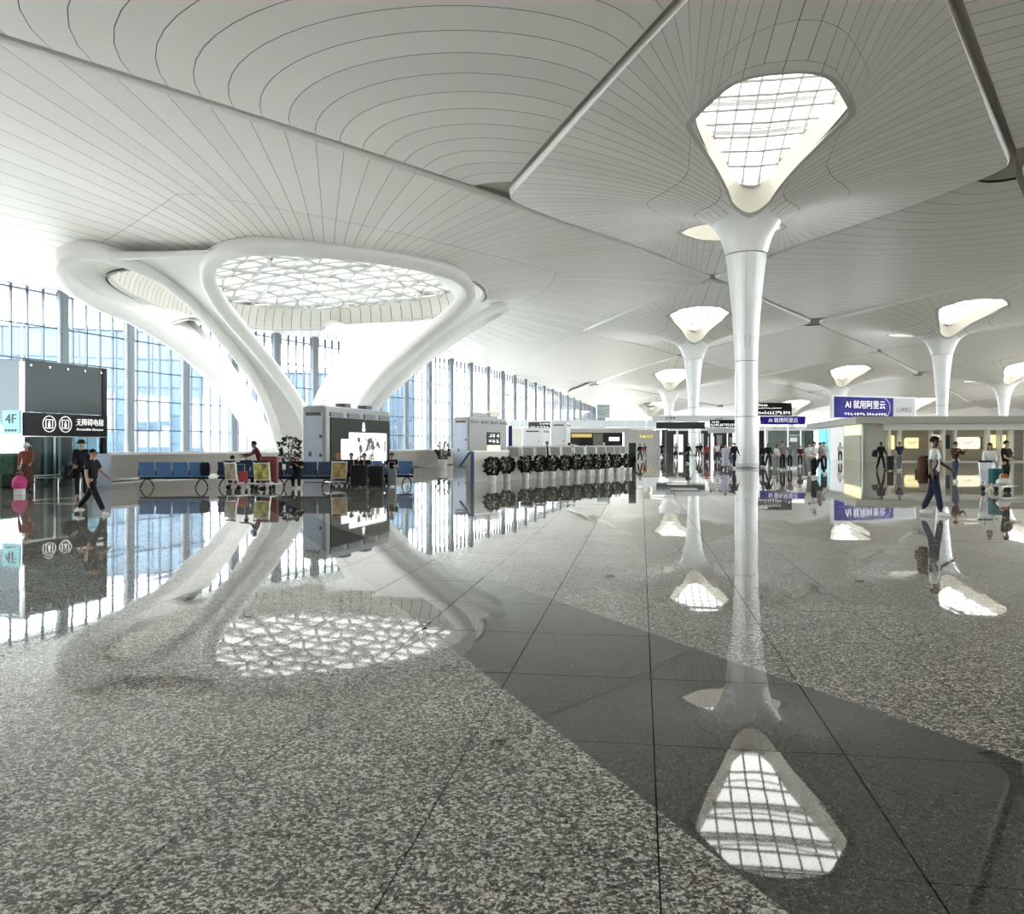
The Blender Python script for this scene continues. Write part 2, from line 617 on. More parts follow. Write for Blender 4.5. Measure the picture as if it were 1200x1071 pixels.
def build_column(i, j, label, fine):
    cell = EvenCell(i, j)
    x0, y0 = warp(cell.c.x, cell.c.y)
    zr = roofz(x0, y0)
    base = Vector((x0, y0, 0))
    root = thing('lotus_column', label, 'column', base, 0, 'white flared columns with skylights')
    hn = zr - 5.3
    # shaft: eight gently faceted sides, split in tiers with thin joints
    def rad(z):
        t = z / hn
        return 0.77 if t < 0.45 else 0.77 + 0.63 * ((t - 0.45) / 0.55) ** 1.7
    def ring(z, n=24, k=1.0):
        r = rad(z) * k
        out = []
        for a in range(n):
            th = 2 * math.pi * (a + 0.5) / n - ANG
            fl = 1.0 - 0.035 * abs(math.sin(th * 2 + 2 * ANG)) ** 2 if z > 1 else 1.0
            out.append((math.cos(th) * r * fl, math.sin(th) * r * fl, z))
        return out
    tiers = [0.0, hn * 0.24, hn * 0.50, hn]
    for a, b_ in zip(tiers, tiers[1:]):
        mb = MB()
        n = 9
        mb.grid([ring(a + 0.02 + (b_ - a - 0.04) * k / n) for k in range(n + 1)], 0, True, True)
        mb.build('shaft_section', M_col, root)
    core = MB()
    core.grid([ring(z, 16, 0.975) for z in (0.0, hn * 0.3, hn * 0.5, hn * 0.7, hn * 0.85, hn)], 0, True, True)
    core.build('shaft_core', M_seam, root)
    if fine:
        # raised vertical seams of the shaft cladding
        for a in range(6):
            th = 2 * math.pi * (a + 0.25) / 6
            rows = []
            for k in range(13):
                z = 0.02 + (hn - 0.06) * k / 12
                r = rad(z) * 1.0 + 0.004
                rows.append([(math.cos(th + d / r) * r, math.sin(th + d / r) * r, z) for d in (-0.012, 0.0, 0.012)])
            m2 = MB(); m2.grid(rows, 0, True)
            m2.build('cladding_seam', mat('seam_light_grey', (0.52, 0.53, 0.54), 0.5), root)
    for z, h in ((0.0, 0.16), (0.24, 0.05)):
        mb = MB()
        mb.lathe((0, 0, 0), [(0.79, z), (0.815, z + 0.01), (0.815, z + h - 0.01), (0.79, z + h)], 32, 0, True, False)
        mb.build('base_ring', mat('base_ring_steel', (0.45, 0.47, 0.48), 0.3, 0.8), root)
    # collar: from the neck ring out to the lower tips of the skylights
    def outer(t):
        f = t * 4 - int(t * 4); q = int(t * 4) % 4
        if q % 2: f = 1 - f
        L = COLLAR
        p = poly_at(L, f)
        sx_ = -1 if q in (1, 2) else 1; sy_ = -1 if q in (2, 3) else 1
        return p.x * sx_, p.y * sy_
    mb = MB()
    N = 64
    rows = []
    for s in (0, 0.12, 0.25, 0.4, 0.6, 0.8, 1.0):
        row = []
        for k in range(N):
            t = k / N
            q = outer(t)
            th = math.atan2(q[1], q[0])
            a = (math.cos(th) * 1.40, math.sin(th) * 1.40)
            p = (a[0] + (q[0] - a[0]) * s, a[1] + (q[1] - a[1]) * s)
            x, y = to_world(cell.c, *p)
            row.append((x - x0, y - y0, roofz(x0, y0) * (1 - s) + roofz(x, y) * s + funnel(math.hypot(*p)) + (0.03 if s == 0 else 0)))
        rows.append(row)
    mb.grid(rows, 0, True, True)
    mb.build('collar', M_col, root)
    mb = MB()
    top_ = []
    for k in range(N):
        q = outer(k / N)
        x, y = to_world(cell.c, q[0] * 0.995, q[1] * 0.995)
        top_.append((x - x0, y - y0, roofz(x, y) + funnel(math.hypot(*q)) + 0.25))
    mb.grid([rows[-1], top_, [(0, 0, zr - 2.6)] * N], 0, False, True)
    mb.build('neck_leak_cap', M_col, root)  # unseen cap, added to keep daylight from leaking into the hollow shaft
    # skylights front and back
    for sgn in (-1, 1):
        sky = thing('skylight', None, None)
        del_keys = [k for k in ('label', 'category') if k in sky]
        sky.parent = root
        def W(p, q, dz=0.0):
            x, y = to_world(cell.c, p * sgn, q)
            return (x - x0, y - y0, roofz(x, y) + funnel(math.hypot(p, q)) + dz)
        rim = MB()
        a = [W(p.x, p.y, -0.03) for p in KITE]
        cx = sum(p.x for p in KITE) / len(KITE)
        b_ = [W(p.x + (p.x - cx) * 0.035, p.y * 1.085, -0.02) for p in KITE]
        rim.grid([b_, a], 0, True, True)
        o = rim.build('rim', M_rim, sky)
        rv = MB()
        rv.grid([[W(p.x, p.y, -0.03) for p in KITE], [W(p.x, p.y, 0.8) for p in KITE], [W(p.x + 0.0, p.y * 1.02, 1.75) for p in KITE]], 0, True, True)
        rv.build('reveal', M_reveal, sky)
        # glazing bars and panes
        bars = MB()
        dp, dq = 1.55, 1.05
        ps = [2.6 + dp * k for k in range(11)]
        qs = [-4.72 + dq * k for k in range(10)]
        if fine or j <= 1:
            def bar(pts, r):
                mb2 = MB(); mb2.tube(pts, r, 4, 0, False, False)
                if fine:
                    mb2.build('glazing_bar', M_bar, sky)
                else:
                    off = len(bars.v)
                    bars.v += mb2.v; bars.f += [tuple(x + off for x in f) for f in mb2.f]; bars.m += mb2.m; bars.smooth += mb2.smooth
            for p in ps:
                run = [q for q in [-4.72 + 0.35 * k for k in range(28)] if inside(KITE_BIG, p, q)]
                if len(run) > 2: bar([W(p, q, 1.62) for q in (run[0], run[len(run) // 2], run[-1])], 0.10)
            for q in qs:
                run = [pp for pp in [2.6 + 0.5 * k for k in range(31)] if inside(KITE_BIG, pp, q)]
                if len(run) > 2: bar([W(pp, q, 1.66) for pp in run], 0.065)
            if bars.v:
                bars.build('glazing_grid', M_bar, sky)['kind'] = 'stuff'
            # white truss rods hanging under the glass
            if fine:
                for p in ps[1::2]:
                    mb2 = MB()
                    pts = [W(p + 0.35, -4.4 + 8.8 * k / 10, 2.45 - 0.5 * (1 - ((k - 5) / 5) ** 2)) for k in range(11)]
                    mb2.tube(pts, 0.06, 5, 0, False)
                    mb2.tube([W(p + 0.8, -4.4 + 8.8 * k / 10, 3.3) for k in range(11)], 0.22, 4, 0, False, False)
                    mb2.build('truss', M_bar, sky)
        if fine and sgn == -1:
            for a_ in range(10):
                for b2 in range(9):
                    pc, qc = (ps[a_] + ps[a_ + 1]) / 2, (qs[b2] + qs[b2 + 1]) / 2
                    if not inside(KITE_BIG, pc, qc): continue
                    m3 = MB()
                    lo = [W(ps[a_ + da], qs[b2 + db], 1.70) for da, db in ((0, 0), (1, 0), (1, 1), (0, 1))]
                    m3.quad(lo)
                    m3.build('pane', M_glass, sky)
        else:
            m3 = MB()
            m3.grid([[W(p.x * f + cx * (1 - f), p.y * f, 1.70) for p in KITE] for f in (1.03, 0.7, 0.35, 0.05)], 0, True, True)
            m3.build('glazing', M_glass, sky)
    return root
COLLAR = resample([Vector((2.48, 0, 0)), Vector((2.62, 0.66, 0)), Vector((3.0, 1.12, 0))], 6)[:-1] + resample(IN_C, 12)

EVEN = [((0, 0), True), ((0, 1), False), ((1, 0), False), ((1, 1), False), ((2, 0), False), ((2, 1), False), ((2, 2), False), ((3, 0), False),
        ((3, 1), False), ((1, 2), False), ((3, 2), False), ((-1, 0), False), ((-1, 1), False), ((-1, -1), False), ((3, 3), False), ((4, 0), False), ((4, 1), False)]
CLAB = {(0, 0): 'tall white flared column nearest the camera, rising right of the middle of the hall',
        (1, 0): 'white flared column just left of the nearest column, second in its row',
        (2, 0): 'third white flared column of the row left of the nearest column',
        (3, 0): 'smaller fourth white flared column, beside the far glass railing',
        (1, 1): 'white flared column standing behind the beige shop block on the right',
        (2, 1): 'far white flared column rising above the purple and white advertising sign',
        (2, 2): 'white flared column at the right edge above the shop block',
        (4, 0): 'farthest white flared column of the row left of the nearest column',
        (3, 1): 'distant small white flared column behind the black overhead signs',
        (3, 2): 'distant white flared column right of the advertising sign',
        (3, 3): 'very distant white flared column behind the right edge of the shop block'}
for (ij, fine) in EVEN:
    c = EvenCell(*ij)
    field = bpy.data.objects.new('panel_field', None); col.objects.link(field); field.parent = ceiling
    if fine:
        rings = [(0.0, 0.14, 2, 4), (0.14, 0.40, 1, 5), (0.40, 1.0, 1, 8)]
        cell_panels(c.P, 120, rings, True, field, ext=c.ext, outer_n=240)
    else:
        rings = [(0.0, 0.14, 1, 3), (0.14, 0.40, 1, 4), (0.40, 1.0, 1, 5)]
        cell_panels(c.P, 64, rings, False, field, ext=c.ext, outer_n=128, gap=0.05)
    if ij in CLAB:
        build_column(ij[0], ij[1], CLAB[ij], fine)

LC0 = Vector((-17.0, 79.0))
# ---- fields without a column: panels bend round the two sharp corners
class OddHalf:
    def PF(s, t, d):
        # the seams of the lotus field run on across the joint and swing round the corner
        A = Vector(to_world(s.c, s.hu * (1 - d) * s.sg, -s.hv * d)); B = Vector(to_world(s.c, s.hu * (1 - d) * s.sg, s.hv * d))
        r = min(1.0, 0.4 + d * 3)
        ha = (A - LC0).normalized(); hb = (B - OC).normalized()
        L = (B - A).length * 0.62 * r * (1 - 0.35 * d)
        c1 = A + ha * L; c2 = B + hb * (L * 0.75)
        u_ = 1 - t
        p = A * u_ ** 3 + c1 * (3 * u_ * u_ * t) + c2 * (3 * u_ * t * t) + B * t ** 3
        return (p.x, p.y, roofz(p.x, p.y))
    def __init__(s, c, sg, inset=0.30, flow=False):
        s.c = c; s.sg = sg; s.flow = flow
        hu, hv = UL / 2, VL / 2
        nrm = Vector((hv, hu)).normalized()
        k = (hu * hv / math.hypot(hu, hv)) - inset
        s.hu = k / nrm.x; s.hv = k / nrm.y
    def pq(s, t, d):
        # d in 0..1 from the corner to the middle, t in 0..1 across
        p0 = s.hu * (1 - d); hv = s.hv * d
        q = (t * 2 - 1)
        r0 = min(1.0, d / 0.10)
        bow = 8.0 * d * (1 - d) ** 0.6
        p = p0 - bow * (1 - q * q) - (1 - r0) * 0.0
        p = min(p, s.hu - 2.4 + 0.6 * (1 - abs(q)))
        return p * s.sg, q * hv
    def P(s, t, d):
        if s.flow and d > 0.0:
            return s.PF(t, d)
        p, q = s.pq(t, d)
        x, y = to_world(s.c, p, q)
        return (x, y, roofz(x, y) - 0.0)
for (i, j, fine) in [(-.5, -.5, True), (-.5, .5, True), (.5, .5, False), (1.5, -.5, False), (1.5, .5, False), (.5, 1.5, False), (1.5, 1.5, False),
                     (2.5, -.5, False), (2.5, .5, False), (2.5, 1.5, False), (-.5, -1.5, False), (2.5, 2.5, False), (-.5, 1.5, False), (3.5, .5, False), (3.5, -.5, False), (3.5, 1.5, False), (1.5, 2.5, False)]:
    c = OC + UV * (UL * i) + VV * (VL * j)
    field = bpy.data.objects.new('panel_field', None); col.objects.link(field); field.parent = ceiling
    joined = MB()
    for sg in (-1, 1):
        flow = (i, j) == (-.5, -.5) and sg == 1
        h = OddHalf(c, sg, 0.30, flow)
        n = (20 if flow else 30) if fine else 14
        for k in range(n):
            d0, d1 = 0.075 + 0.925 * k / n, 0.075 + 0.925 * (k + 1) / n
            g = (GAP if fine else 0.06) / 2 / h.hu
            rows = []
            nt_ = 22 if fine else 8
            for dd in (d0 + g, d1 - g):
                rows.append([h.P(a / nt_, dd) for a in range(nt_ + 1)])
            if fine:
                m1 = MB(); m1.grid(rows, 0, True); m1.build('panel', M_ceil, field)
            else:
                joined.grid(rows, 0, True)
        # backing to the true edge
        e = OddHalf(c, sg, 0.0)
        b1 = MB()
        rows = [[(x, y, z + 0.16) for x, y, z in [h.P(a / 12, 0.075 + 0.925 * k / 20) for a in range(13)]] for k in range(21)]
        b1.grid(rows, 0, True)
        # joint bed along the two edges and the corner
        for side in (0, 1):
            ra = [h.P(side, 0.075 + 0.925 * k / 20) for k in range(21)]
            rb = [(lambda p: (*p, roofz(*p)))(to_world(c, e.hu * (1 - f) * sg, (side * 2 - 1) * e.hv * f)) for f in [0.0] + [k / 20 for k in range(1, 21)]]
            b1.grid([[(x, y, z + 0.16) for x, y, z in ra], [(x, y, z + 0.5) for x, y, z in rb]], 1, False)
            tr = MB()
            lo = []; hi = []
            for a_, b_ in zip(ra, rb):
                a_ = Vector(a_); d = Vector(b_) - a_; d.z = 0
                d = d.normalized() if d.length > 1e-6 else d
                lo.append(a_ + Vector((0, 0, -0.01))); hi.append(a_ + d * 0.13 + Vector((0, 0, 0.4)))
            tr.grid([lo, hi], 0, True)
            tr.build('edge_trim', M_trim, field)
        ra = [h.P(a / 12, 0.075) for a in range(13)]
        tip = to_world(c, e.hu * sg, 0)
        b1.grid([[(x, y, z + 0.16) for x, y, z in ra], [(tip[0], tip[1], roofz(*tip) + 0.5)] * 13], 1, False)
        b1.build('backing_sheet', [M_seam, M_joint], field)
    if not fine:
        joined.build('panel_array', M_ceil, field)['kind'] = 'stuff'

# ---- the wide field round the big lotus oculus
LC = Vector((-17.0, 79.0))
OCU = [(-27, 64.0), (-18.5, 63.4), (-11.5, 69), (-6.3, 77), (-3.2, 85), (-3.5, 93), (-9, 98.8), (-19, 99.2), (-27, 94.5), (-31.6, 85), (-32.3, 73.5), (-31, 65.5)]
_oc = resample(cr_spline([(a, b_, 0) for a, b_ in OCU], 12, True), 360, True)
J = lambda i, j: OC + UV * (UL * i) + VV * (VL * j)
LPOLY = [J(-.5, -1), J(0, -.5), J(.5, 0), J(1, -.5), Vector((-13, 146)), Vector((-34, 108)), Vector((-38.5, 84)), Vector((-38, 58))]
def ray_poly(poly, c, th):
    d = Vector((math.cos(th), math.sin(th)))
    best = None
    for a, b_ in zip(poly, poly[1:] + poly[:1]):
        e = b_ - a
        den = d.x * e.y - d.y * e.x
        if abs(den) < 1e-9: continue
        r = a - c
        t = (r.x * e.y - r.y * e.x) / den
        s_ = (r.x * d.y - r.y * d.x) / den
        if t > 0 and -1e-6 <= s_ <= 1 + 1e-6:
            if best is None or t < best: best = t
    return c + d * best
_octh = sorted([(math.atan2(p.y - LC.y, p.x - LC.x), p) for p in _oc], key=lambda a: a[0])
def ocu_at(th):
    th = (th + math.pi) % (2 * math.pi) - math.pi
    return ray_poly([Vector((p.x, p.y)) for _, p in _octh], LC, th)
OCT = [ocu_at(2 * math.pi * k / 480) for k in range(480)]
def inset_poly(poly, d):
    out = []
    n = len(poly)
    for i in range(n):
        a, b_, c = poly[i - 1], poly[i], poly[(i + 1) % n]
        e1 = (b_ - a).normalized(); e2 = (c - b_).normalized()
        n1 = Vector((-e1.y, e1.x)); n2 = Vector((-e2.y, e2.x))
        k = (n1 + n2)
        out.append(b_ + k * (d / (1 + n1.dot(n2))))
    return out
LIN = inset_poly(LPOLY, 0.30)
EXTT = [ray_poly(LPOLY, LC, 2 * math.pi * k / 480) for k in range(480)]
OUTT = [ray_poly(LIN, LC, 2 * math.pi * k / 480) for k in range(480)]
def arr_at(A, t):
    x = (t % 1.0) * 480
    i = int(x) % 480
    return A[i].lerp(A[(i + 1) % 480], x - int(x))
# panels fan out of the oculus: even steps along its rim, eased towards even steps on the far edge
_cum = [0.0]
for k in range(480):
    _cum.append(_cum[-1] + (OCT[(k + 1) % 480] - OCT[k]).length * 0.5 + (OUTT[(k + 1) % 480] - OUTT[k]).length * 0.22)
_inv = []
_j = 0
for k in range(721):
    g = _cum[-1] * k / 720
    while _j < 479 and _cum[_j + 1] < g: _j += 1
    _inv.append((_j + (g - _cum[_j]) / (_cum[_j + 1] - _cum[_j])) / 480)
def tmap(t):
    x = (t % 1.0) * 720
    i = int(x)
    return _inv[i] + (_inv[min(720, i + 1)] - _inv[i]) * (x - i)
def LP(t, s):
    if t >= 1: t -= 1
    u_ = tmap(t)
    a = arr_at(OCT, u_); b_ = arr_at(OUTT, u_)
    p = a.lerp(b_, s ** 1.1)
    d = (p - a).length
    return (p.x, p.y, roofz(p.x, p.y) - 1.35 * math.exp(-d / 7.0))
def LE(t):
    if t >= 1: t -= 1
    b_ = arr_at(EXTT, tmap(t))
    return (b_.x, b_.y, roofz(b_.x, b_.y))
field = bpy.data.objects.new('panel_field', None); col.objects.link(field); field.parent = ceiling
cell_panels(LP, 130, [(0.0, 0.35, 1, 6), (0.35, 1.0, 1, 8)], True, field, ext=LE, outer_n=260)

# ---- plain fields between the lotus field and the glass wall
def near_open(x, y, m):
    if inside([(LC.x + (p.x - LC.x) * 1.12, LC.y + (p.y - LC.y) * 1.12) for p in OCT[::8]], x, y): return True
    for ij in CLAB:
        c = EvenCell(*ij).c
        dx, dy = x - c.x, y - c.y
        p, q = dx * UV.x + dy * UV.y, dx * VV.x + dy * VV.y
        if abs(p) < 20 and abs(q) < 7.5: return True
    return False
WALL = [(-96, -56), (-70, 14), (-52, 44), (-42.0, 68), (-31.0, 99), (-14.5, 138), (-1.8, 170), (18.5, 236), (30, 275)]
def wall_x(y):
    for (x0, y0), (x1, y1) in zip(WALL, WALL[1:]):
        if y0 <= y <= y1: return x0 + (x1 - x0) * (y - y0) / (y1 - y0)
    return -100 if y < -56 else 40
side = MB()
for (x0, x1, y0, y1) in [(-100, -38, -56, 170), (-38, 14, 105, 260)]:
    st = 2.0
    x = x0
    while x < x1:
        y = y0
        while y < y1:
            cx_, cy_ = x + 1, y + 1
            if not all(inside([(p.x, p.y) for p in LPOLY], a, b_) for a, b_ in ((x, y), (x + st, y), (x + st, y + st), (x, y + st))) and cx_ > wall_x(cy_) - 2.5:
                side.quad([(a, b_, roofz(a, b_) + 0.06) for a, b_ in ((x, y), (x + st, y), (x + st, y + st), (x, y + st))], 0, True)
            y += st
        x += st
f2 = bpy.data.objects.new('panel_field', None); col.objects.link(f2); f2.parent = ceiling
side.build('plain_panels', M_ceil, f2)['kind'] = 'stuff'
# outer roof skin, so that daylight enters only by the skylights and the glass wall
skin = MB()
st = 4.0
x = -100
while x < 160:
    y = -56
    while y < 340:
        if not near_open(x + 2, y + 2, 2) and x + 4 > wall_x(y + 2) - 2.5:
            skin.quad([(a, b_, roofz(a, b_) + 1.1) for a, b_ in ((x, y), (x + st, y), (x + st, y + st), (x, y + st))], 0, True)
        y += st
    x += st
skin.build('roof_skin', M_ceil, f2)
# ------------------------------------------------------------------ the big lotus structure
def ocu_edge(k, n):
    p = arr_at(OCT, k / n)
    return Vector((p.x, p.y, roofz(p.x, p.y) - 1.35))
lotus = thing('lotus_structure', 'huge white lotus structure of looping petals under a latticed skylight', 'sculpture', (LC.x, LC.y, -6.0))
LO = Vector((LC.x, LC.y, -6.0))
def loop_curve(pts, n=9):
    P = [px(a, b_, d) for a, b_, d in pts]
    # carry the feet down to the lower floor
    P = [Vector((P[0].x, P[0].y, -6.0))] + P + [Vector((P[-1].x, P[-1].y, -6.0))]
    return P
LOOPS = {
 'front': ([(376, 545, 75), (354, 482, 73.5), (320, 432, 71.5), (287, 391, 69), (256, 352, 66), (243, 322, 64), (254, 299, 62.3), (300, 288.5, 61.8), (380, 292, 65.5), (460, 302, 70.5), (528, 319, 75.8), (549, 340, 77.8), (534, 363, 78.6), (490, 400, 79), (446, 440, 78.6), (420, 475, 78), (396, 545, 77.5)], 1.25, 1.15),
 'left': ([(330, 545, 73.6), (323, 505, 73), (303, 452, 72), (268, 402, 70.4), (226, 353, 67.6), (180, 319, 64.2), (130, 299, 60.5), (95, 293, 58.8), (72, 305, 58.6), (76, 328, 61.5), (112, 352, 67), (160, 374, 73), (212, 408, 77.5), (256, 450, 79), (292, 500, 78.5), (312, 545, 78)], 1.0, 1.2),
 'back': ([(322, 545, 80), (302, 492, 81), (266, 432, 84), (228, 388, 88), (206, 366, 92), (240, 370, 96), (300, 373.5, 99), (360, 377, 99.5), (398, 385, 97.5), (411, 397, 95), (404, 416, 91), (390, 442, 87), (374, 475, 83), (362, 545, 81)], 1.2, 1.2),
 'right': ([(400, 545, 78.5), (434, 482, 80), (478, 432, 83), (530, 388, 88), (572, 364, 93.5), (590, 360, 97), (572, 371, 99), (522, 402, 96), (470, 444, 90), (432, 484, 86), (404, 545, 82)], 0.9, 1.2),
}
CURVES = {}
def sweep_loop(name):
    pts, wr, wb = LOOPS[name]
    P = cr_spline(loop_curve(pts), 8)
    P = resample(P, 120)
    CURVES[name] = P
    top = [p for p in P if p.z > 3]
    cen = sum(top, Vector()) / len(top)
    mb = MB()
    rows = []
    n = len(P)
    prof = []
    for k in range(16):
        a = 2 * math.pi * k / 16
        c_, s_ = math.cos(a), math.sin(a)
        prof.append((math.copysign(abs(c_) ** 0.55, c_), math.copysign(abs(s_) ** 0.55, s_)))
    Rp = None
    for i, p in enumerate(P):
        T = (P[min(n - 1, i + 1)] - P[max(0, i - 1)]).normalized()
        R = (p - cen)
        R = (R - T * R.dot(T))
        R.normalize()
        if Rp is not None and R.dot(Rp) < 0.3:
            R = (Rp - T * Rp.dot(T)).normalized()
        if Rp is not None:
            R = (Rp * 0.5 + R * 0.5); R = (R - T * R.dot(T)).normalized()
        Rp = R
        B = T.cross(R)
        e = min(i, n - 1 - i) / (n / 2)          # 0 at the feet, 1 at the crown
        ww = wr * (0.75 + 0.3 * e) / 2
        bb = wb * (0.9 + 0.25 * e) / 2
        rows.append([p - LO + R * (a * ww) + B * (b_ * bb) for a, b_ in prof])
    mb.grid(rows, 0, True, True)
    return mb
for nm in ('front', 'left', 'back', 'right'):
    o = sweep_loop(nm).build('petal_rim', M_petal, lotus)
    # raised bead that follows the middle of the band
    P = CURVES[nm]

def trunk(ca, fa, cb, fb, n=26, m=8, bulge=0.0, bend=Vector((0, 0, 0))):
    """folded leg surface between two petal rims; f = (start, end) index fractions from the foot to the crown"""
    A = [poly_at(CURVES[ca], fa[0] + (fa[1] - fa[0]) * k / n) for k in range(n + 1)]
    B = [poly_at(CURVES[cb], fb[0] + (fb[1] - fb[0]) * k / n) for k in range(n + 1)]
    rows = []; rows2 = []
    for k in range(n + 1):
        row = []
        w_ = (A[k] - B[k]).length
        axis = Vector((LC.x, LC.y, 0))
        mid = (A[k] + B[k]) / 2
        inw = Vector((axis.x - mid.x, axis.y - mid.y, 0))
        inw = inw.normalized() if inw.length > 0.1 else inw
        for q in range(m + 1):
            f = q / m
            p = A[k].lerp(B[k], f) + (inw * bulge * w_ + bend * w_) * (4 * f * (1 - f))
            row.append(p - LO)
        rows.append(row)
        rows2.append([r + inw * 0.35 for r in row])
    mb = MB()
    mb.grid(rows, 0, True)
    mb.grid(rows2, 0, True)
    mb.grid([[r[0] for r in rows], [r[0] for r in rows2]], 0, False)
    mb.grid([[r[-1] for r in rows], [r[-1] for r in rows2]], 0, False)
    mb.grid([rows[-1], rows2[-1]], 0, False)
    return mb
trunk('left', (0.0, 0.46), 'front', (0.0, 0.42), bulge=0.06).build('leg_shell', M_petal, lotus)
trunk('front', (1.0, 0.60), 'right', (0.0, 0.47), bulge=0.08).build('leg_shell', M_petal, lotus)
trunk('right', (1.0, 0.56), 'back', (1.0, 0.62), bulge=0.10).build('leg_shell', M_petal, lotus)
trunk('back', (0.0, 0.40), 'left', (1.0, 0.58), bulge=0.05).build('leg_shell', M_petal, lotus)
# broad inner lip of the left petal, from its rim up to the oculus
n_ = 30
rows = []
A_ = [poly_at(CURVES['left'], 0.33 + 0.37 * k / n_) for k in range(n_ + 1)]
B_ = []
for k in range(n_ + 1):
    th = math.radians(236 - (236 - 152) * k / n_)
    p = ocu_at(th)
    B_.append(Vector((p.x, p.y, roofz(p.x, p.y) - 1.35 - 0.2)))
for q in range(9):
    f = q / 8
    rows.append([a.lerp(b_, f) - LO + Vector((0, 0, 0.5 * math.sin(f * math.pi))) for a, b_ in zip(A_, B_)])
mb = MB(); mb.grid(rows)
mb.grid([[p + Vector((0, 0, 0.3)) for p in r] for r in rows])
mb.build('petal_lip', M_petal, lotus)
# oculus ring of upright boards and the latticed glass roof above it
NB = 110
for k in range(NB):
    a = ocu_edge(k + 0.03, NB); b_ = ocu_edge(k + 0.97, NB)
    cdir = Vector((LC.x, LC.y, 0))
    mb = MB()
    rows = []
    for z, inn in ((-0.35, 0.0), (0.0, 0.0), (1.1, 0.015), (2.1, 0.05)):
        rows.append([(p - LO) + Vector((LC.x - p.x, LC.y - p.y, 0)) * inn + Vector((0, 0, z)) for p in (a, b_)])
    mb.grid(rows, 0, True)
    mb.build('ring_board', M_ring, lotus)
mb = MB()
rows = []
for z, inn in ((-0.3, -0.012), (2.2, 0.03), (2.6, 0.03)):
    rows.append([(p - LO) + Vector((LC.x - p.x, LC.y - p.y, 0)) * inn + Vector((0, 0, z)) for p in [ocu_edge(k, 160) for k in range(160)]])
mb.grid(rows, 0, True, True)
mb.build('ring_backing', M_seam, lotus)
# rim band that closes the ceiling edge of the oculus
mb = MB()
rows = []
for z, inn in ((0.05, -0.02), (-0.16, -0.004), (-0.18, 0.012), (-0.05, 0.02)):
    rows.append([(p - LO) + Vector((LC.x - p.x, LC.y - p.y, 0)) * inn + Vector((0, 0, z)) for p in [ocu_edge(k, 160) for k in range(160)]])
mb.grid(rows, 0, True, True)
mb.build('oculus_rim', M_petal, lotus)
# lattice dome: jittered triangular net with heavier branching ribs
skyl = thing('lattice_skylight', 'white latticed glass roof light over the lotus structure', 'skylight', (LC.x, LC.y, 16.0))
SO = Vector((LC.x, LC.y, 16.0))
OPOLY = [(OCT[k].x, OCT[k].y) for k in range(0, 480, 6)]
def domez(x, y):
    d = Vector((x - LC.x, y - LC.y)).length / 19.0
    return roofz(x, y) + 0.55 + 1.1 * max(0, 1 - d * d)
rs = random.Random(3)
STEP = 2.9
nodes = {}
for a in range(-9, 10):
    for b_ in range(-10, 11):
        x = LC.x + (a + (0.5 if b_ % 2 else 0)) * STEP + rs.uniform(-.5, .5)
        y = LC.y + b_ * STEP * 0.8 + rs.uniform(-.5, .5)
        c_ = Vector((LC.x, LC.y)); q = Vector((x, y))
        f = (q - c_)
        e = ocu_at(math.atan2(f.y, f.x)) - c_
        if f.length > e.length * 1.10: continue
        if f.length > e.length * 0.97: q = c_ + e * 0.985 if e.length else q
        nodes[(a, b_)] = Vector((q.x, q.y, domez(q.x, q.y))) - SO
done = set()
bm_l = MB()
tris = []
def nb(a, b_):
    s_ = 1 if b_ % 2 else 0
    return [(a + 1, b_), (a + s_, b_ + 1), (a + s_ - 1, b_ + 1)]
for (a, b_), p in nodes.items():
    N = [nodes.get(k) for k in nb(a, b_)]
    if N[0] is not None and N[1] is not None: tris.append((p, N[0], N[1]))
    if N[1] is not None and N[2] is not None: tris.append((p, N[1], N[2]))
    for k, q in zip(nb(a, b_), N):
        if q is None: continue
        hv = rs.random()
        r = 0.28 if hv < 0.22 else 0.17
        mid = (p + q) / 2 + Vector((rs.uniform(-.3, .3), rs.uniform(-.3, .3), 0.05))
        bm_l.tube([p, (p + mid) / 2 + (mid - (p + q) / 2) * .4, mid, q], r, 5, 0, False)
bm_l.build('lattice', mat('lattice_grey', (0.62, 0.63, 0.62), 0.4), skyl)['kind'] = 'stuff'
for t3 in tris:
    m3 = MB(); m3.quad([v + Vector((0, 0, 0.08)) for v in t3]); m3.build('pane', M_glass2, skyl)
# ------------------------------------------------------------------ floor of granite slabs
M_gl = granite('granite_light', False)
M_gd = granite('granite_dark', True)
M_grout = mat('grout_dark', (0.022, 0.021, 0.019), 0.9, spec=0.1)
TA = math.radians(8.6)
TU = Vector((math.sin(TA), math.cos(TA))); TV = Vector((math.cos(TA), -math.sin(TA)))
TL, TW = 1.30, 0.972
T0 = Vector((0.561, 3.26))
def xy(px_, py_):
    D = FPX * CAMZ / (py_ - HOR)
    return Vector(((px_ - 600) / FPX * D, D))
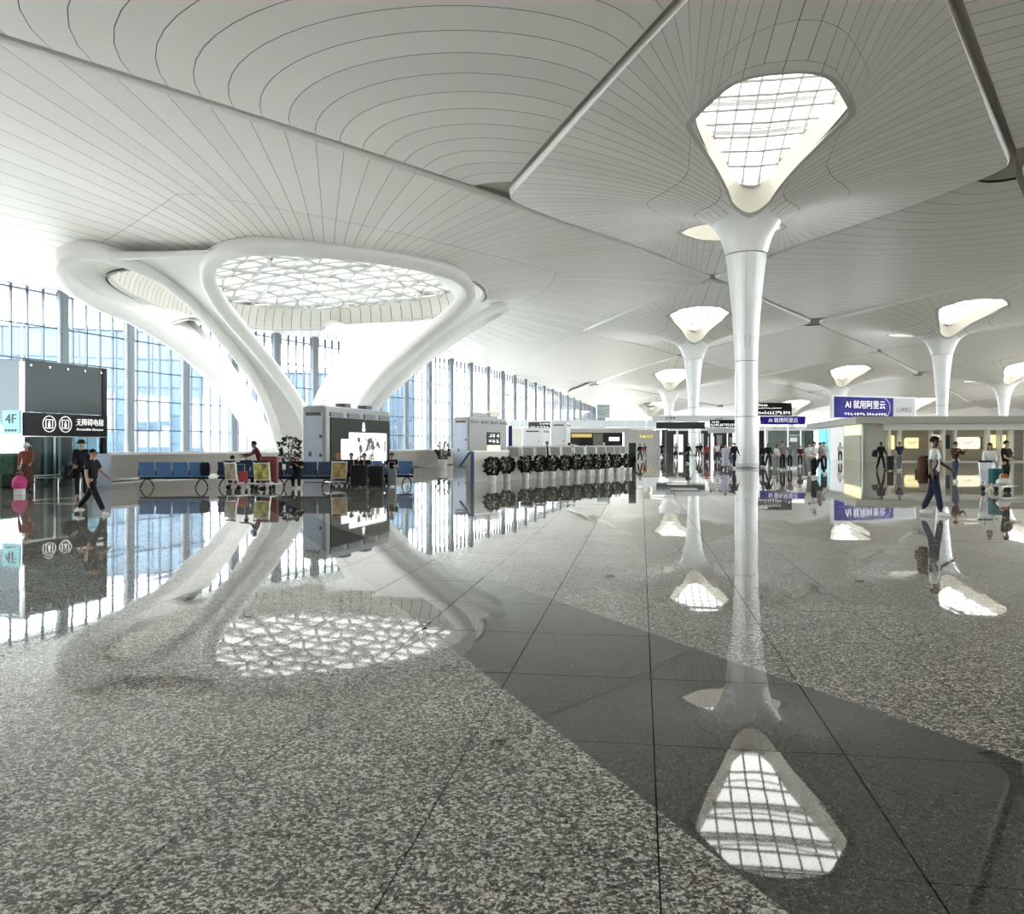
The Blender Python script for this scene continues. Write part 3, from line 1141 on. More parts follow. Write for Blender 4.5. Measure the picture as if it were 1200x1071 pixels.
# dark band crossing the floor: left edge and right edge polylines
BL = [Vector((2.95, -2.5)), xy(925, 1071), xy(512, 745), Vector((-4.6, 17.5)), Vector((-9.5, 30.0))]
BR = [Vector((6.0, -2.5)), Vector((2.58, 4.30)), Vector((0.593, 8.47)), Vector((-3.3, 16.3)), Vector((-8.2, 28.2))]
def clip(poly, a, b_, keep):
    """half plane clip: keep left (+1) or right (-1) of a->b"""
    e = b_ - a
    def sd(p): return keep * (e.x * (p.y - a.y) - e.y * (p.x - a.x))
    out = []
    for i in range(len(poly)):
        p, q = poly[i], poly[(i + 1) % len(poly)]
        dp, dq = sd(p), sd(q)
        if dp >= 0: out.append(p)
        if (dp > 0 > dq) or (dp < 0 < dq):
            out.append(p.lerp(q, dp / (dp - dq)))
    return out
def band_split(poly):
    """-> list of (polygon, is_dark)"""
    ym = sum(p.y for p in poly) / len(poly)
    def seg(L):
        for a, b_ in zip(L, L[1:]):
            if a.y <= ym <= b_.y: return a, b_
        return None
    l, r = seg(BL), seg(BR)
    if not l or not r: return [(poly, False)]
    res = []
    left = clip(poly, l[0], l[1], 1)
    rest = clip(poly, l[0], l[1], -1)
    right = clip(rest, r[0], r[1], -1) if len(rest) > 2 else []
    mid = clip(rest, r[0], r[1], 1) if len(rest) > 2 else []
    for pl, d in ((left, False), (mid, True), (right, False)):
        if len(pl) > 2:
            ar = abs(sum(pl[i].x * pl[(i + 1) % len(pl)].y - pl[i].y * pl[(i + 1) % len(pl)].x for i in range(len(pl)))) / 2
            if ar > 0.004: res.append((pl, d))
    return res
# void edge (parapet line) on the left
PAR = [Vector((-23.5, 22.0)), Vector((-17.2, 39.0)), Vector((-12.6, 49.0)), Vector((-7.0, 61.5)), Vector((-3.5, 76.0)), Vector((3.0, 112.0)), Vector((22.0, 225.0))]
def void_x(y):
    for a, b_ in zip(PAR, PAR[1:]):
        if a.y <= y <= b_.y: return a.x + (b_.x - a.x) * (y - a.y) / (b_.y - a.y)
    return -60 if y < PAR[0].y else PAR[-1].x
bed = MB()
ys = [-14] + [p.y for p in PAR] + [330]
pts = [Vector((-95, -56)), Vector((-70, 14)), Vector((-62, 22.0))] + PAR + [Vector((60, 330)), Vector((190, 330)), Vector((190, -56))]
bed.v = [(p.x, p.y, -0.006) for p in pts]
bed.f = [tuple(range(len(pts)))[::-1]]; bed.m = [0]; bed.smooth = [False]
floor = structure('floor', bed.mesh('floor', M_grout), 'polished speckled granite floor with a dark diagonal band')
slab_n = 0
far = MB()
rt = random.Random(11)
G = 0.0036
for a in range(-4, 92):
    for b_ in range(-60, 90):
        c = T0 + TU * (TL * (a + 0.5)) + TV * (TW * (b_ + 0.5))
        if c.y < -3 or c.y > 110: continue
        if c.y > 2 and abs(c.x) > c.y * 0.72 + 6: continue
        if c.y <= 2 and abs(c.x) > 6: continue
        if c.x < void_x(c.y) + 0.75: continue
        sh = (b_ % 2) * 0.0
        poly = []
        for da, db in ((0, 0), (0, 1), (1, 1), (1, 0)):
            p = T0 + TU * (TL * (a + sh) + (G if da == 0 else TL - G)) + TV * (TW * b_ + (G if db == 0 else TW - G))
            poly.append(p)
        tx, ty = rt.gauss(0, 0.0006), rt.gauss(0, 0.0009)
        tz = 0.0
        near = 2.2 < c.y < 15.5 and abs(c.x) < c.y * 0.64 + 0.9
        for pl, dark in band_split(poly):
            vs = [(p.x, p.y, (p.x - c.x) * tx + (p.y - c.y) * ty) for p in pl]
            if near and slab_n < 290:
                m1 = MB()
                m1.quad(vs[::-1] if False else vs)
                low = [(x, y, -0.006) for x, y, z in vs]
                for k in range(len(vs)):
                    k2 = (k + 1) % len(vs)
                    m1.quad([vs[k], vs[k2], low[k2], low[k]])
                m1.build('floor_slab', M_gd if dark else M_gl, floor)
                slab_n += 1
            else:
                far.quad(vs, 1 if dark else 0)
o = far.build('floor_slabs_beyond', [M_gl, M_gd], floor)
o['kind'] = 'stuff'
rest = MB()
for poly in ([(-95, -56), (190, -56), (190, -3), (-60, -3)],):
    rest.quad([(x, y, -0.002) for x, y in poly])
rest.quad([(x, y, -0.003) for x, y in [(8, 109), (190, 60), (190, 330), (60, 330), (22.5, 225), (3.6, 112)]])
rest.quad([(x, y, -0.003) for x, y in [(12, -3), (190, -3), (190, 62), (70, 95)]])
rest.quad([(x, y, -0.0035) for x, y in [(-60, -3), (-8, -3), (-24.5, 21.5), (-60, 21.5)]])
rest.build('floor_margin', M_gl, floor)

# lower hall floor seen nowhere directly, carries the lotus and bounces daylight
lf = MB(); lf.quad([(-75, 15, -6.0), (8, 20, -6.0), (40, 240, -6.0), (10, 250, -6.0), (-75, 100, -6.0)])
structure('floor_lower', lf.mesh('floor_lower', mat('lower_floor', (0.5, 0.49, 0.46), 0.4)), 'pale floor of the hall below the balustrade')

# ------------------------------------------------------------------ parapet along the void
M_para = mat('parapet_beige', (0.42, 0.405, 0.37), 0.5, var=0.04, vscale=0.4)
M_cap = mat('parapet_cap_white', (0.82, 0.82, 0.80), 0.35)
M_skirt = mat('skirting_steel', (0.30, 0.30, 0.29), 0.35, 0.6)
par = structure('wall_void_edge', None, 'low beige parapet along the edge of the void with a white top')
for a, b_ in zip(PAR[:-1], PAR[1:]):
    d = b_ - a; L = d.length; rz = math.atan2(d.y, d.x)
    n = max(1, int(L / 4.0))
    for k in range(n):
        c = a + d * ((k + 0.5) / n)
        if c.y > 130: continue
        m1 = MB(); m1.box((c.x, c.y, 0.60), (L / n - 0.02, 0.28, 1.08), rz)
        m1.build('parapet_panel', M_para, par)
    c = (a + b_) / 2
    if c.y > 140: continue
    m1 = MB()
    m1.box((c.x, c.y, 1.20), (L + 0.1, 0.5, 0.12), rz)
    m1.build('cap', M_cap, par)
    m1 = MB(); m1.box((c.x, c.y, 0.06), (L + 0.1, 0.34, 0.12), rz)
    m1.build('skirting', M_skirt, par)

# ------------------------------------------------------------------ glass wall
wp = resample(cr_spline([(a, b_, 0) for a, b_ in WALL], 10), 400)
MOD = 1.55
LW = sum((wp[i + 1] - wp[i]).length for i in range(len(wp) - 1))
NW = int(LW / MOD)
wp = resample(wp, NW + 1)
M_mull = mat('mullion_blue_grey', (0.05, 0.07, 0.10), 0.4, 0.3)
M_fin = mat('window_column_grey', (0.17, 0.195, 0.215), 0.4)
M_wglass = glass_mat('window_glass', (0.90, 0.955, 0.985), 0.05)
win = structure('window_1', None, 'tall curtain wall of blue-tinted panes behind the lotus structure')
TZ = [-6.0, -3.0, 0.2, 3.0, 5.9, 8.8, 11.7, 14.6, 17.0]
def wtop(p): return roofz(p.x, p.y) + 0.5
mull_me = MB(); mull_me.box((0, 0, 0.5), (0.10, 0.26, 1.0)); mull_me = mull_me.mesh('mullion', M_mull)
fin_me = MB(); fin_me.rbox((0, 0, 0.5), (0.85, 0.55, 1.0), 0.12); fin_me = fin_me.mesh('column', M_fin)
pane_me = MB(); pane_me.box((0, 0, 0.5), (1.0, 0.03, 1.0)); pane_me = pane_me.mesh('pane', M_wglass)
panes_joined = MB()
n_pane = 0
for k in range(NW + 1):
    p = wp[k]
    q = wp[min(NW, k + 1)]; r = wp[max(0, k - 1)]
    rz = math.atan2(q.y - r.y, q.x - r.x)
    zt = wtop(p)
    fin = (k % 5 == 2)
    if p.y > 25:
        o = link('mullion', mull_me, win, (p.x, p.y, -6.0), rz); o.scale = (1 if not fin else 1.2, 1, zt + 6)
        if fin and p.y < 240:
            nrm = Vector((math.sin(rz), -math.cos(rz)))
            o = link('column', fin_me, win, (p.x + nrm.x * 0.6, p.y + nrm.y * 0.6, -6.0), rz); o.scale = (1, 1, zt + 6)
    if k < NW:
        m_ = (p + q) / 2
        L = (q - p).length
        rz2 = math.atan2(q.y - p.y, q.x - p.x)
        zt2 = wtop(m_)
        for z0, z1 in zip(TZ, TZ[1:]):
            if z0 > zt2: continue
            z1 = min(z1, zt2)
            sx_ = 600 + FPX * m_.x / m_.y
            vis = z1 > 1.0 and 45 < m_.y < 185 and -10 < sx_ < 640
            if vis and n_pane < 300:
                o = link('pane', pane_me, win, (m_.x, m_.y, z0), rz2); o.scale = (L, 1, z1 - z0)
                n_pane += 1
            else:
                a_ = Vector((p.x, p.y)); b2 = Vector((q.x, q.y))
                panes_joined.quad([(a_.x, a_.y, z0), (b2.x, b2.y, z0), (b2.x, b2.y, z1), (a_.x, a_.y, z1)])
o = panes_joined.build('panes_beyond', M_wglass, win); o['kind'] = 'stuff'
# transoms: one long rail per level
for z in TZ[1:]:
    for s0 in range(0, NW, 12):
        seg = [p for p in wp[s0:s0 + 13] if wtop(p) > z and p.y > 25]
        if len(seg) < 2: continue
        m1 = MB()
        A = []; 
        for dz, dn in ((-0.05, -0.12), (0.05, -0.12), (0.05, 0.12), (-0.05, 0.12)):
            A.append([(p.x + dn, p.y - dn * 0.4, z + dz) for p in seg])
        m1.grid(A + [A[0]], 0, False)
        m1.build('transom', M_mull, win)
# sill ledge
m1 = MB()
A = [[(p.x + dn, p.y - dn * 0.45, z) for p in wp] for dn, z in ((0.1, -6), (0.7, -6), (0.7, 0.25), (0.1, 0.25))]
m1.grid(A, 0, False)
m1.build('sill', M_cap, win)

# ------------------------------------------------------------------ outside
gr = MB(); gr.quad([(-900, -300, -8), (900, -300, -8), (900, 1200, -8), (-900, 1200, -8)])
structure('ground', gr.mesh('ground', mat('apron_concrete', (0.42, 0.415, 0.40), 0.8, var=0.1, vscale=0.02)), 'grey apron outside the glass wall')

def facade(x0, x1, y0, y1, h, label, glass, nb, nz, z0=-8.0):
    t = thing('terminal_building', label, 'building', ((x0 + x1) / 2, (y0 + y1) / 2, z0))
    c = Vector(((x0 + x1) / 2, (y0 + y1) / 2))
    L = math.hypot(x1 - x0, y1 - y0); rz = math.atan2(y1 - y0, x1 - x0)
    t.rotation_euler = (0, 0, rz)
    m1 = MB(); m1.box((0, 9.0, h / 2), (L, 17.6, h)); m1.build('block', mat('facade_core_blue', (0.030, 0.052, 0.078), 0.5), t)
    pm = MB(); pm.box((0, 0, 0), (L / nb - 0.25, 0.12, h / nz - 0.35)); pm = pm.mesh('facade_panel', glass)
    for a in range(nb):
        for b_ in range(nz):
            link('facade_panel', pm, t, (-L / 2 + L * (a + 0.5) / nb, 0.1, h * (b_ + 0.5) / nz))
    for a in range(0, nb + 1, 2):
        m1 = MB(); m1.box((-L / 2 + L * a / nb, -0.05, h / 2), (0.35, 0.5, h)); m1.build('facade_fin', mat('facade_fin_white', (0.16, 0.19, 0.22), 0.5), t)
    m1 = MB(); m1.box((0, 8.8, h + 0.3), (L + 1, 19.0, 0.6)); m1.build('roof_edge', mat('facade_roof', (0.2, 0.22, 0.24), 0.6), t)
M_fg = mat('facade_glass_blue', (0.040, 0.072, 0.105), 0.25, var=0.25, vscale=0.15, rnd=0.35)
M_fg2 = mat('facade_glass_pale', (0.055, 0.085, 0.115), 0.25, var=0.2, vscale=0.15, rnd=0.3)
facade(-112, -54, 128, 150, 29, 'tall blue glass building outside the curtain wall on the left', M_fg, 22, 6)
facade(-52, -20, 170, 176, 24, 'paler blue building farther out behind the lotus structure', M_fg2, 12, 5)

M_back = mat('rear_wall_white', (0.62, 0.61, 0.58), 0.6)
m1 = MB(); m1.box((30, -56.3, 9.5), (260, 0.5, 21)); structure('wall_rear_light_block', m1.mesh('wall_rear_light_block', M_back), 'plain pale wall added unseen behind the camera to block daylight')  # unseen wall, added to cut daylight coming from behind the camera
wr = structure('window_added_daylight', None, 'unseen glazed side added far to the right to brighten the ceiling')  # out-of-view glazing, added so daylight lifts the right-hand ceiling
mm_ = MB(); mm_.box((0, 0, 10.5), (0.4, 0.12, 21)); mm_ = mm_.mesh('mullion', M_mull)
for k in range(49):
    link('mullion', mm_, wr, (152, -55 + k * 6.0, 0))
for z in (4.0, 8.0, 12.0, 16.0):
    m1 = MB(); m1.box((152, 89, z), (0.3, 290, 0.12)); m1.build('transom', M_mull, wr)
m1 = MB(); m1.quad([(152.1, -56, 0), (152.1, 234, 0), (152.1, 234, 21), (152.1, -56, 21)]); m1.build('glazing', M_wglass, wr)
m1 = MB(); m1.box((152, 281, 9.5), (0.5, 92, 21)); structure('wall_right', m1.mesh('wall_right', M_back), 'plain pale wall at the far right corner of the hall')
# small steel floor sockets
for (px_, py_, lab) in ((715, 675.5, 'small round steel floor socket left of the second column reflection'), (1006.5, 682, 'small round steel floor socket on the right-hand floor')):
    c_ = xy(px_, py_)
    t = thing('floor_socket', lab, 'floor socket', (c_.x, c_.y, 0.002))
    m1 = MB(); m1.lathe((0, 0, 0), [(0.075, 0), (0.075, 0.004), (0.062, 0.006)], 24, 0, True, True); m1.build('rim', mat('socket_steel', (0.45, 0.44, 0.42), 0.35, 0.7), t)
    m1 = MB(); m1.lathe((0, 0, 0.006), [(0.055, 0.0), (0.05, 0.003)], 20); m1.build('lid', mat('socket_dark', (0.12, 0.115, 0.11), 0.4, 0.5), t)
# ------------------------------------------------------------------ shared materials
RZU = math.atan2(UV.y, UV.x)          # local x axis along the column rows
M_white = mat('white_lacquer', (0.78, 0.79, 0.80), 0.3)
M_pod = mat('pod_blue_grey', (0.38, 0.45, 0.56), 0.35, var=0.03)
M_pod2 = mat('pod_warm_grey', (0.30, 0.30, 0.29), 0.4, var=0.03)
M_black = mat('black_plastic', (0.009, 0.009, 0.010), 0.45, spec=0.2)
M_dgreen = mat('screen_frame_dark', (0.016, 0.020, 0.017), 0.5, spec=0.15)
M_steel = mat('brushed_steel', (0.55, 0.56, 0.57), 0.28, 0.9)
M_dark = mat('dark_grey', (0.06, 0.062, 0.066), 0.45)
M_lit = mat('screen_white_lit', (0.8, 0.8, 0.8), 0.4, emit=(1, 1, 1), estr=0.13)
M_lity = mat('lightbox_yellow', (0.8, 0.76, 0.5), 0.4, emit=(1.0, 0.90, 0.45), estr=0.12)
M_litw = mat('lightbox_warm', (0.8, 0.78, 0.7), 0.4, emit=(1.0, 0.93, 0.68), estr=0.12)
M_text_w = mat('lettering_white', (0.85, 0.85, 0.85), 0.5, emit=(1, 1, 1), estr=0.09)
M_text_k = mat('lettering_dark', (0.02, 0.03, 0.04), 0.5)
M_beige = mat('shop_beige', (0.40, 0.385, 0.335), 0.45, var=0.03, vscale=0.4)
M_beige2 = mat('shop_fascia_cream', (0.70, 0.685, 0.63), 0.4)
M_blue_rail = mat('handrail_blue', (0.06, 0.12, 0.30), 0.35)

def text_mesh(s, size, ext=0.008):
    c = bpy.data.curves.new('lettering', 'FONT')
    c.body = s
    c.size = size
    c.extrude = ext
    c.resolution_u = 2
    c.align_x = 'CENTER'; c.align_y = 'CENTER'
    o = bpy.data.objects.new('lettering_tmp', c)
    col.objects.link(o)
    dg = bpy.context.evaluated_depsgraph_get()
    me = bpy.data.meshes.new_from_object(o.evaluated_get(dg))
    bpy.data.objects.remove(o)
    bpy.data.curves.remove(c)
    return me
def lettering(name, s, size, material, parent, loc, rot, fit=None):
    """flat raised lettering; rot is an euler for text lying in its local XY plane"""
    me = text_mesh(s, size)
    me.name = name
    me.materials.clear(); me.materials.append(material)
    o = link(name, me, parent, loc)
    o.rotation_euler = rot
    if fit:
        xs = [v.co.x for v in me.vertices]
        if xs:
            wd = max(xs) - min(xs)
            if wd > 0: o.scale = (fit / wd, 1, 1)
    return o
def marks(parent, n, w_, h, x0, y, z0, material, rs, name='sign_marks', face=-1):
    """a row of illegible character marks on a sign face (local xz plane at y)"""
    mb = MB()
    st = w_ / n
    for k in range(n):
        cx = x0 + st * (k + 0.5)
        for _ in range(3):
            if rs.random() < 0.5:
                mb.box((cx, y, z0 + rs.uniform(-0.4, 0.4) * h), (st * 0.75, 0.01, h * 0.16))
            else:
                mb.box((cx + rs.uniform(-0.3, 0.3) * st, y, z0), (st * 0.16, 0.01, h * 0.9))
    return mb.build(name, material, parent)

# ------------------------------------------------------------------ service pods
def pod(label, near, L, W, H, body, end_mat, slots, dr=None):
    """air-handling pod; near = plan position of its near right-hand corner, local x runs along the rows"""
    du = Vector(dr).normalized() if dr else UV
    dv = Vector((du.y, -du.x))
    c = Vector((near[0], near[1])) + du * (L / 2) - dv * (W / 2)
    t = thing('service_pod', label, 'service pod', (c.x, c.y, 0), math.atan2(du.y, du.x))
    m1 = MB(); m1.rbox((0, 0, H / 2 + 0.04), (L, W, H - 0.08), 0.14, 0, 0, 'Z', 4)
    m1.build('body', body, t)
    m1 = MB(); m1.box((-L / 2 - 0.012, 0, H / 2 - 0.1), (0.03, W - 0.3, H - 0.25)); m1.build('end_panel', end_mat, t)
    m1 = MB(); m1.rbox((0, 0, 0.05), (L - 0.1, W - 0.1, 0.1), 0.1); m1.build('plinth', M_dark, t)
    m1 = MB(); m1.rbox((0, 0, H + 0.02), (L - 0.2, W - 0.2, 0.08), 0.1); m1.build('top', end_mat, t)
    for k in range(slots):
        x = -L / 2 + L * (k + 0.55) / slots
        m1 = MB(); m1.rbox((x, -W / 2 - 0.01, H - 0.30), (L / slots * 0.72, 0.06, 0.20), 0.05, 0, 0, 'Y')
        s_ = m1.build('air_slot', M_dark, t)
        for q in range(3):
            m2 = MB(); m2.box((x, -W / 2 - 0.045, H - 0.36 + 0.06 * q), (L / slots * 0.66, 0.02, 0.014)); m2.build('louvre', end_mat, s_)
    m1 = MB(); m1.rbox((-L / 2 - 0.02, 0, H - 0.30), (0.06, W * 0.62, 0.14), 0.03, 0, 0, 'X'); m1.build('air_slot', M_dark, t)
    # service hatch with latch on the end
    m1 = MB(); m1.box((-L / 2 - 0.03, W * 0.12, 0.95), (0.02, W * 0.5, 1.5)); h_ = m1.build('hatch', end_mat, t)
    m1 = MB(); m1.box((-L / 2 - 0.05, W * 0.12, 1.2), (0.03, 0.12, 0.2)); m1.build('latch', M_dark, h_)
    for z in (1.15, 1.95):
        m1 = MB(); m1.rbox((-L / 2 - 0.03, -W * 0.3, z), (0.03, 0.12, 0.14), 0.04, 0, 0, 'X'); m1.build('sensor', M_dark, t)
    return t

def uplight(label, loc, rz, size, watts):
    t = thing('uplight', label, 'lamp', loc, rz)
    m1 = MB(); m1.rbox((0, 0, 0.05), (size[0], size[1], 0.1), 0.03); m1.build('housing', M_dark, t)
    m1 = MB(); m1.box((0, 0, 0.105), (size[0] * 0.9, size[1] * 0.85, 0.012)); m1.build('lens', mat('uplight_lens', (0.9, 0.9, 0.9), 0.3, emit=(1, 0.97, 0.9), estr=1.0), t)
    ld = bpy.data.lights.new('uplight', 'AREA')
    ld.shape = 'RECTANGLE'; ld.size = size[0] * 0.9; ld.size_y = size[1] * 0.85
    ld.energy = watts; ld.color = (1.0, 0.975, 0.92)
    ld.spread = math.radians(150)
    lo = bpy.data.objects.new('uplight_lamp', ld); col.objects.link(lo); lo.parent = t
    lo.location = (0, 0, 0.14); lo.rotation_euler = (math.pi, 0, 0)
    return t

# screen collage: black and white picture blocks behind glass
def collage_mat():
    m = bpy.data.materials.new('screen_collage'); m.use_nodes = True
    t = m.node_tree; b = t.nodes['Principled BSDF']
    tcn = t.nodes.new('ShaderNodeTexCoord'); v = t.nodes.new('ShaderNodeTexVoronoi'); v.inputs['Scale'].default_value = 4.2
    t.links.new(tcn.outputs['Object'], v.inputs['Vector'])
    nz = t.nodes.new('ShaderNodeTexNoise'); nz.inputs['Scale'].default_value = 7
    t.links.new(tcn.outputs['Object'], nz.inputs['Vector'])
    mx = t.nodes.new('ShaderNodeMath'); mx.operation = 'ADD'
    sp = t.nodes.new('ShaderNodeSeparateColor'); t.links.new(v.outputs['Color'], sp.inputs[0])
    t.links.new(sp.outputs[0], mx.inputs[0]); t.links.new(nz.outputs['Fac'], mx.inputs[1])
    r = t.nodes.new('ShaderNodeValToRGB'); r.color_ramp.interpolation = 'CONSTANT'
    r.color_ramp.elements[0].color = (0.01, 0.01, 0.012, 1); r.color_ramp.elements[1].position = 0.95; r.color_ramp.elements[1].color = (0.9, 0.9, 0.88, 1)
    e = r.color_ramp.elements.new(0.78); e.color = (0.25, 0.24, 0.22, 1)
    t.links.new(mx.outputs[0], r.inputs[0])
    t.links.new(r.outputs[0], b.inputs['Base Color']); t.links.new(r.outputs[0], b.inputs['Emission Color'])
    b.inputs['Emission Strength'].default_value = 0.04
    return m
M_collage = collage_mat()

P1 = pod('blue-grey service pod with a bright picture screen behind the seats', (-7.85, 36.0), 6.83, 1.15, 3.2, M_pod2, M_pod, 4, (1.75, 6.6))
L, W, H = 6.83, 1.15, 3.2
m1 = MB(); m1.box((0.12, -W / 2 - 0.02, 1.46), (L - 0.5, 0.05, 2.62)); sf = m1.build('screen_surround', M_dgreen, P1)
m1 = MB(); m1.rbox((0.75, -W / 2 - 0.06, 1.42), (4.15, 0.05, 1.45), 0.05, 0, 0, 'Y'); sc1 = m1.build('screen', M_lit, P1)
m1 = MB(); m1.rbox((-1.65, -W / 2 - 0.06, 1.27), (0.9, 0.05, 1.15), 0.05, 0, 0, 'Y'); m1.build('screen_wing', M_lit, P1)
m1 = MB(); m1.box((0.75, -W / 2 - 0.09, 1.40), (2.5, 0.012, 1.05)); m1.build('picture', M_collage, sc1)
m1 = MB(); m1.ell((1.62, -W / 2 - 0.095, 1.15), (0.42, 0.012, 0.36), 16, 8); m1.build('picture_disc', mat('picture_disc_pale', (0.8, 0.8, 0.6), 0.5, emit=(1, 0.98, 0.72), estr=0.1), sc1)
marks(sc1, 4, 0.2, 0.6, 2.5, -W / 2 - 0.09, 1.5, M_text_k, random.Random(5), 'side_caption')
m1 = MB(); m1.ell((0.2, -W / 2 - 0.06, 2.45), (0.14, 0.02, 0.19), 12, 8); m1.ell((0.2, -W / 2 - 0.065, 2.28), (0.2, 0.02, 0.09), 12, 6)
m1.build('emblem', M_text_w, P1)
for x in (-0.6, 1.7):
    m1 = MB(); m1.rbox((x, 0, H + 0.16), (0.7, 0.5, 0.2), 0.1); m1.build('roof_vent', M_dark, P1)

P2 = pod('grey service pod with a yellow notice and black panel beside the stair', (-3.05, 61.0), 6.6, 1.35, 3.55, M_pod2, M_pod, 4, (2.65, 6.0))
W, H = 1.35, 3.55
m1 = MB(); m1.box((0.75, -W / 2 - 0.03, 2.05), (2.3, 0.05, 0.95)); b1 = m1.build('notice_board', M_black, P2)
marks(b1, 3, 2.0, 0.26, -0.25, -W / 2 - 0.062, 2.28, M_text_w, random.Random(2)); marks(b1, 3, 2.0, 0.26, -0.25, -W / 2 - 0.062, 1.86, M_text_w, random.Random(9))
m1 = MB(); m1.box((0.75, -W / 2 - 0.03, 1.05), (2.3, 0.05, 1.0)); b1 = m1.build('notice_yellow', M_lity, P2)
marks(b1, 4, 1.6, 0.35, -0.05, -W / 2 - 0.06, 0.95, mat('notice_ink', (0.45, 0.40, 0.05), 0.5), random.Random(4))
m1 = MB(); m1.box((0.6, 0, H + 0.28), (4.4, 0.3, 0.34)); m1.build('roof_box', M_pod2, P2)
m1 = MB(); m1.box((1.9, -0.1, H + 0.42), (1.7, 0.34, 0.42)); m1.build('roof_lightbox', mat('roof_lightbox_cream', (0.75, 0.72, 0.6), 0.5), P2)
pod('pale service pod standing beyond the stair, near the railed shop building', (3.5, 96.0), 5.5, 2.4, 3.4, M_white, M_white, 3)
pod('second pale service pod beside the shop building entrance', (5.9, 92.0), 4.0, 1.8, 4.0, M_white, M_white, 2)

# dark purple banner standing behind the grey pod
t = thing('banner', 'narrow purple upright banner right of the grey pod', 'banner', (-0.15, 68.0, 0))
m1 = MB(); m1.box((0, 0, 1.85), (0.32, 0.1, 2.5)); m1.build('cloth', mat('banner_purple', (0.05, 0.025, 0.20), 0.6), t)
m1 = MB(); m1.tube([(0.18, 0, 0), (0.18, 0, 3.15)], 0.02); m1.build('pole', M_steel, t)
m1 = MB(); m1.rbox((0, 0, 0.03), (0.5, 0.4, 0.06), 0.05); m1.build('base', M_dark, t)

# ------------------------------------------------------------------ lift
LN = Vector((-17.8, 31.0))           # near corner of the sign face
LDIR = Vector((1.15, 4.1)).normalized()
lrz = math.atan2(LDIR.y, LDIR.x)
LLEN, LWID, LHT = 4.25, 3.2, 4.72
lc = LN + LDIR * (LLEN / 2) + Vector((-LDIR.y, LDIR.x)) * (LWID / 2)
lift = thing('glass_lift', 'glass lift tower with a black sign band and a turquoise level plate', 'lift', (lc.x, lc.y, 0), lrz)
M_lg = mat('lift_glass_grey', (0.036, 0.055, 0.056), 0.35, spec=0.25)
M_lgc = glass_mat('lift_glass_clear', (0.62, 0.74, 0.74), 0.10)
M_lgp = mat('lift_glass_pale', (0.26, 0.38, 0.45), 0.3, spec=0.3)
hx, hy = LLEN / 2, LWID / 2
for sx_ in (-1, 1):
    for sy_ in (-1, 1):
        m1 = MB(); m1.box((sx_ * (hx - 0.06), sy_ * (hy - 0.06), LHT / 2), (0.12, 0.12, LHT)); m1.build('corner_post', M_black if sx_ > 0 else M_steel, lift)
m1 = MB(); m1.box((hx - 0.16, -hy + 0.05, 2.95), (0.22, 0.16, 3.5)); m1.build('edge_cover', M_black, lift)
m1 = MB(); m1.box((-0.05, -hy + 0.03, 3.75), (LLEN - 0.35, 0.05, 1.9)); m1.build('upper_pane', M_lg, lift)
m1 = MB(); m1.box((0, -hy + 0.0, 2.35), (LLEN - 0.1, 0.12, 0.86)); sg = m1.build('sign_band', M_black, lift)
# pictograms: two circled cabins
for k, x in enumerate((-0.95, -0.16)):
    m1 = MB()
    ring_ = [(x + 0.30 * math.cos(a * math.pi / 14), -hy - 0.075, 2.38 + 0.30 * math.sin(a * math.pi / 14)) for a in range(29)]
    m1.tube(ring_, 0.018, 5, 0, False)
    for dx in (-0.16, 0.16): m1.box((x + dx, -hy - 0.075, 2.38), (0.03, 0.012, 0.34))
    for dz in (-0.16, 0.16): m1.box((x, -hy - 0.075, 2.38 + dz), (0.34, 0.012, 0.03))
    m1.ell((x, -hy - 0.075, 2.45), (0.045, 0.012, 0.045), 8, 6)
    m1.box((x, -hy - 0.075, 2.33), (0.11, 0.012, 0.15))
    m1.build('pictogram', M_text_w, sg)
lettering('lettering', '无障碍电梯', 0.30, M_text_w, sg, (1.12, -hy - 0.07, 2.46), (math.pi / 2, 0, 0), 1.45)
lettering('lettering', 'Accessible Elevator', 0.13, M_text_w, sg, (1.12, -hy - 0.07, 2.20), (math.pi / 2, 0, 0), 1.45)
for k in range(3):
    m1 = MB(); m1.box((-1.35 + 1.35 * k, -hy + 0.03, 0.95), (1.28, 0.03, 1.9)); m1.build('lower_pane', M_lgc, lift)
m1 = MB(); m1.box((0, -hy + 0.02, 1.92), (LLEN - 0.2, 0.1, 0.06)); m1.build('rail', M_steel, lift)
m1 = MB(); m1.tube([(-hx + 0.2, -hy - 0.05, 0.45), (hx - 0.2, -hy - 0.05, 0.45)], 0.03); m1.build('bump_rail', M_steel, lift)
for x in (-0.62, 0.73):
    m1 = MB(); m1.box((x, -hy + 0.0, 0.95), (0.05, 0.06, 1.9)); m1.build('mullion', M_steel, lift)
# level plate on the end facing the camera
m1 = MB(); m1.box((-hx + 0.02, 0, 3.6), (0.05, LWID - 0.25, 2.2)); m1.build('end_pane_upper', M_lgp, lift)
m1 = MB(); m1.box((-hx + 0.02, 0, 1.2), (0.05, LWID - 0.25, 2.2)); m1.build('end_pane_lower', M_lgc, lift)
m1 = MB(); m1.box((-hx - 0.02, -hy + 0.46, 2.42), (0.04, 0.78, 0.86)); pl = m1.build('level_plate', mat('level_plate_turquoise', (0.22, 0.62, 0.66), 0.35, emit=(0.2, 0.75, 0.8), estr=0.05), lift)
R_end = (math.pi / 2, 0, -math.pi / 2)
lettering('lettering', '4F', 0.50, M_text_k, pl, (-hx - 0.05, -hy + 0.46, 2.52), R_end, 0.50)
marks_ = MB()
for k in range(4): marks_.box((-hx - 0.05, -hy + 0.25 + 0.14 * k, 2.12), (0.01, 0.10, 0.08))
marks_.build('caption', M_text_k, pl)
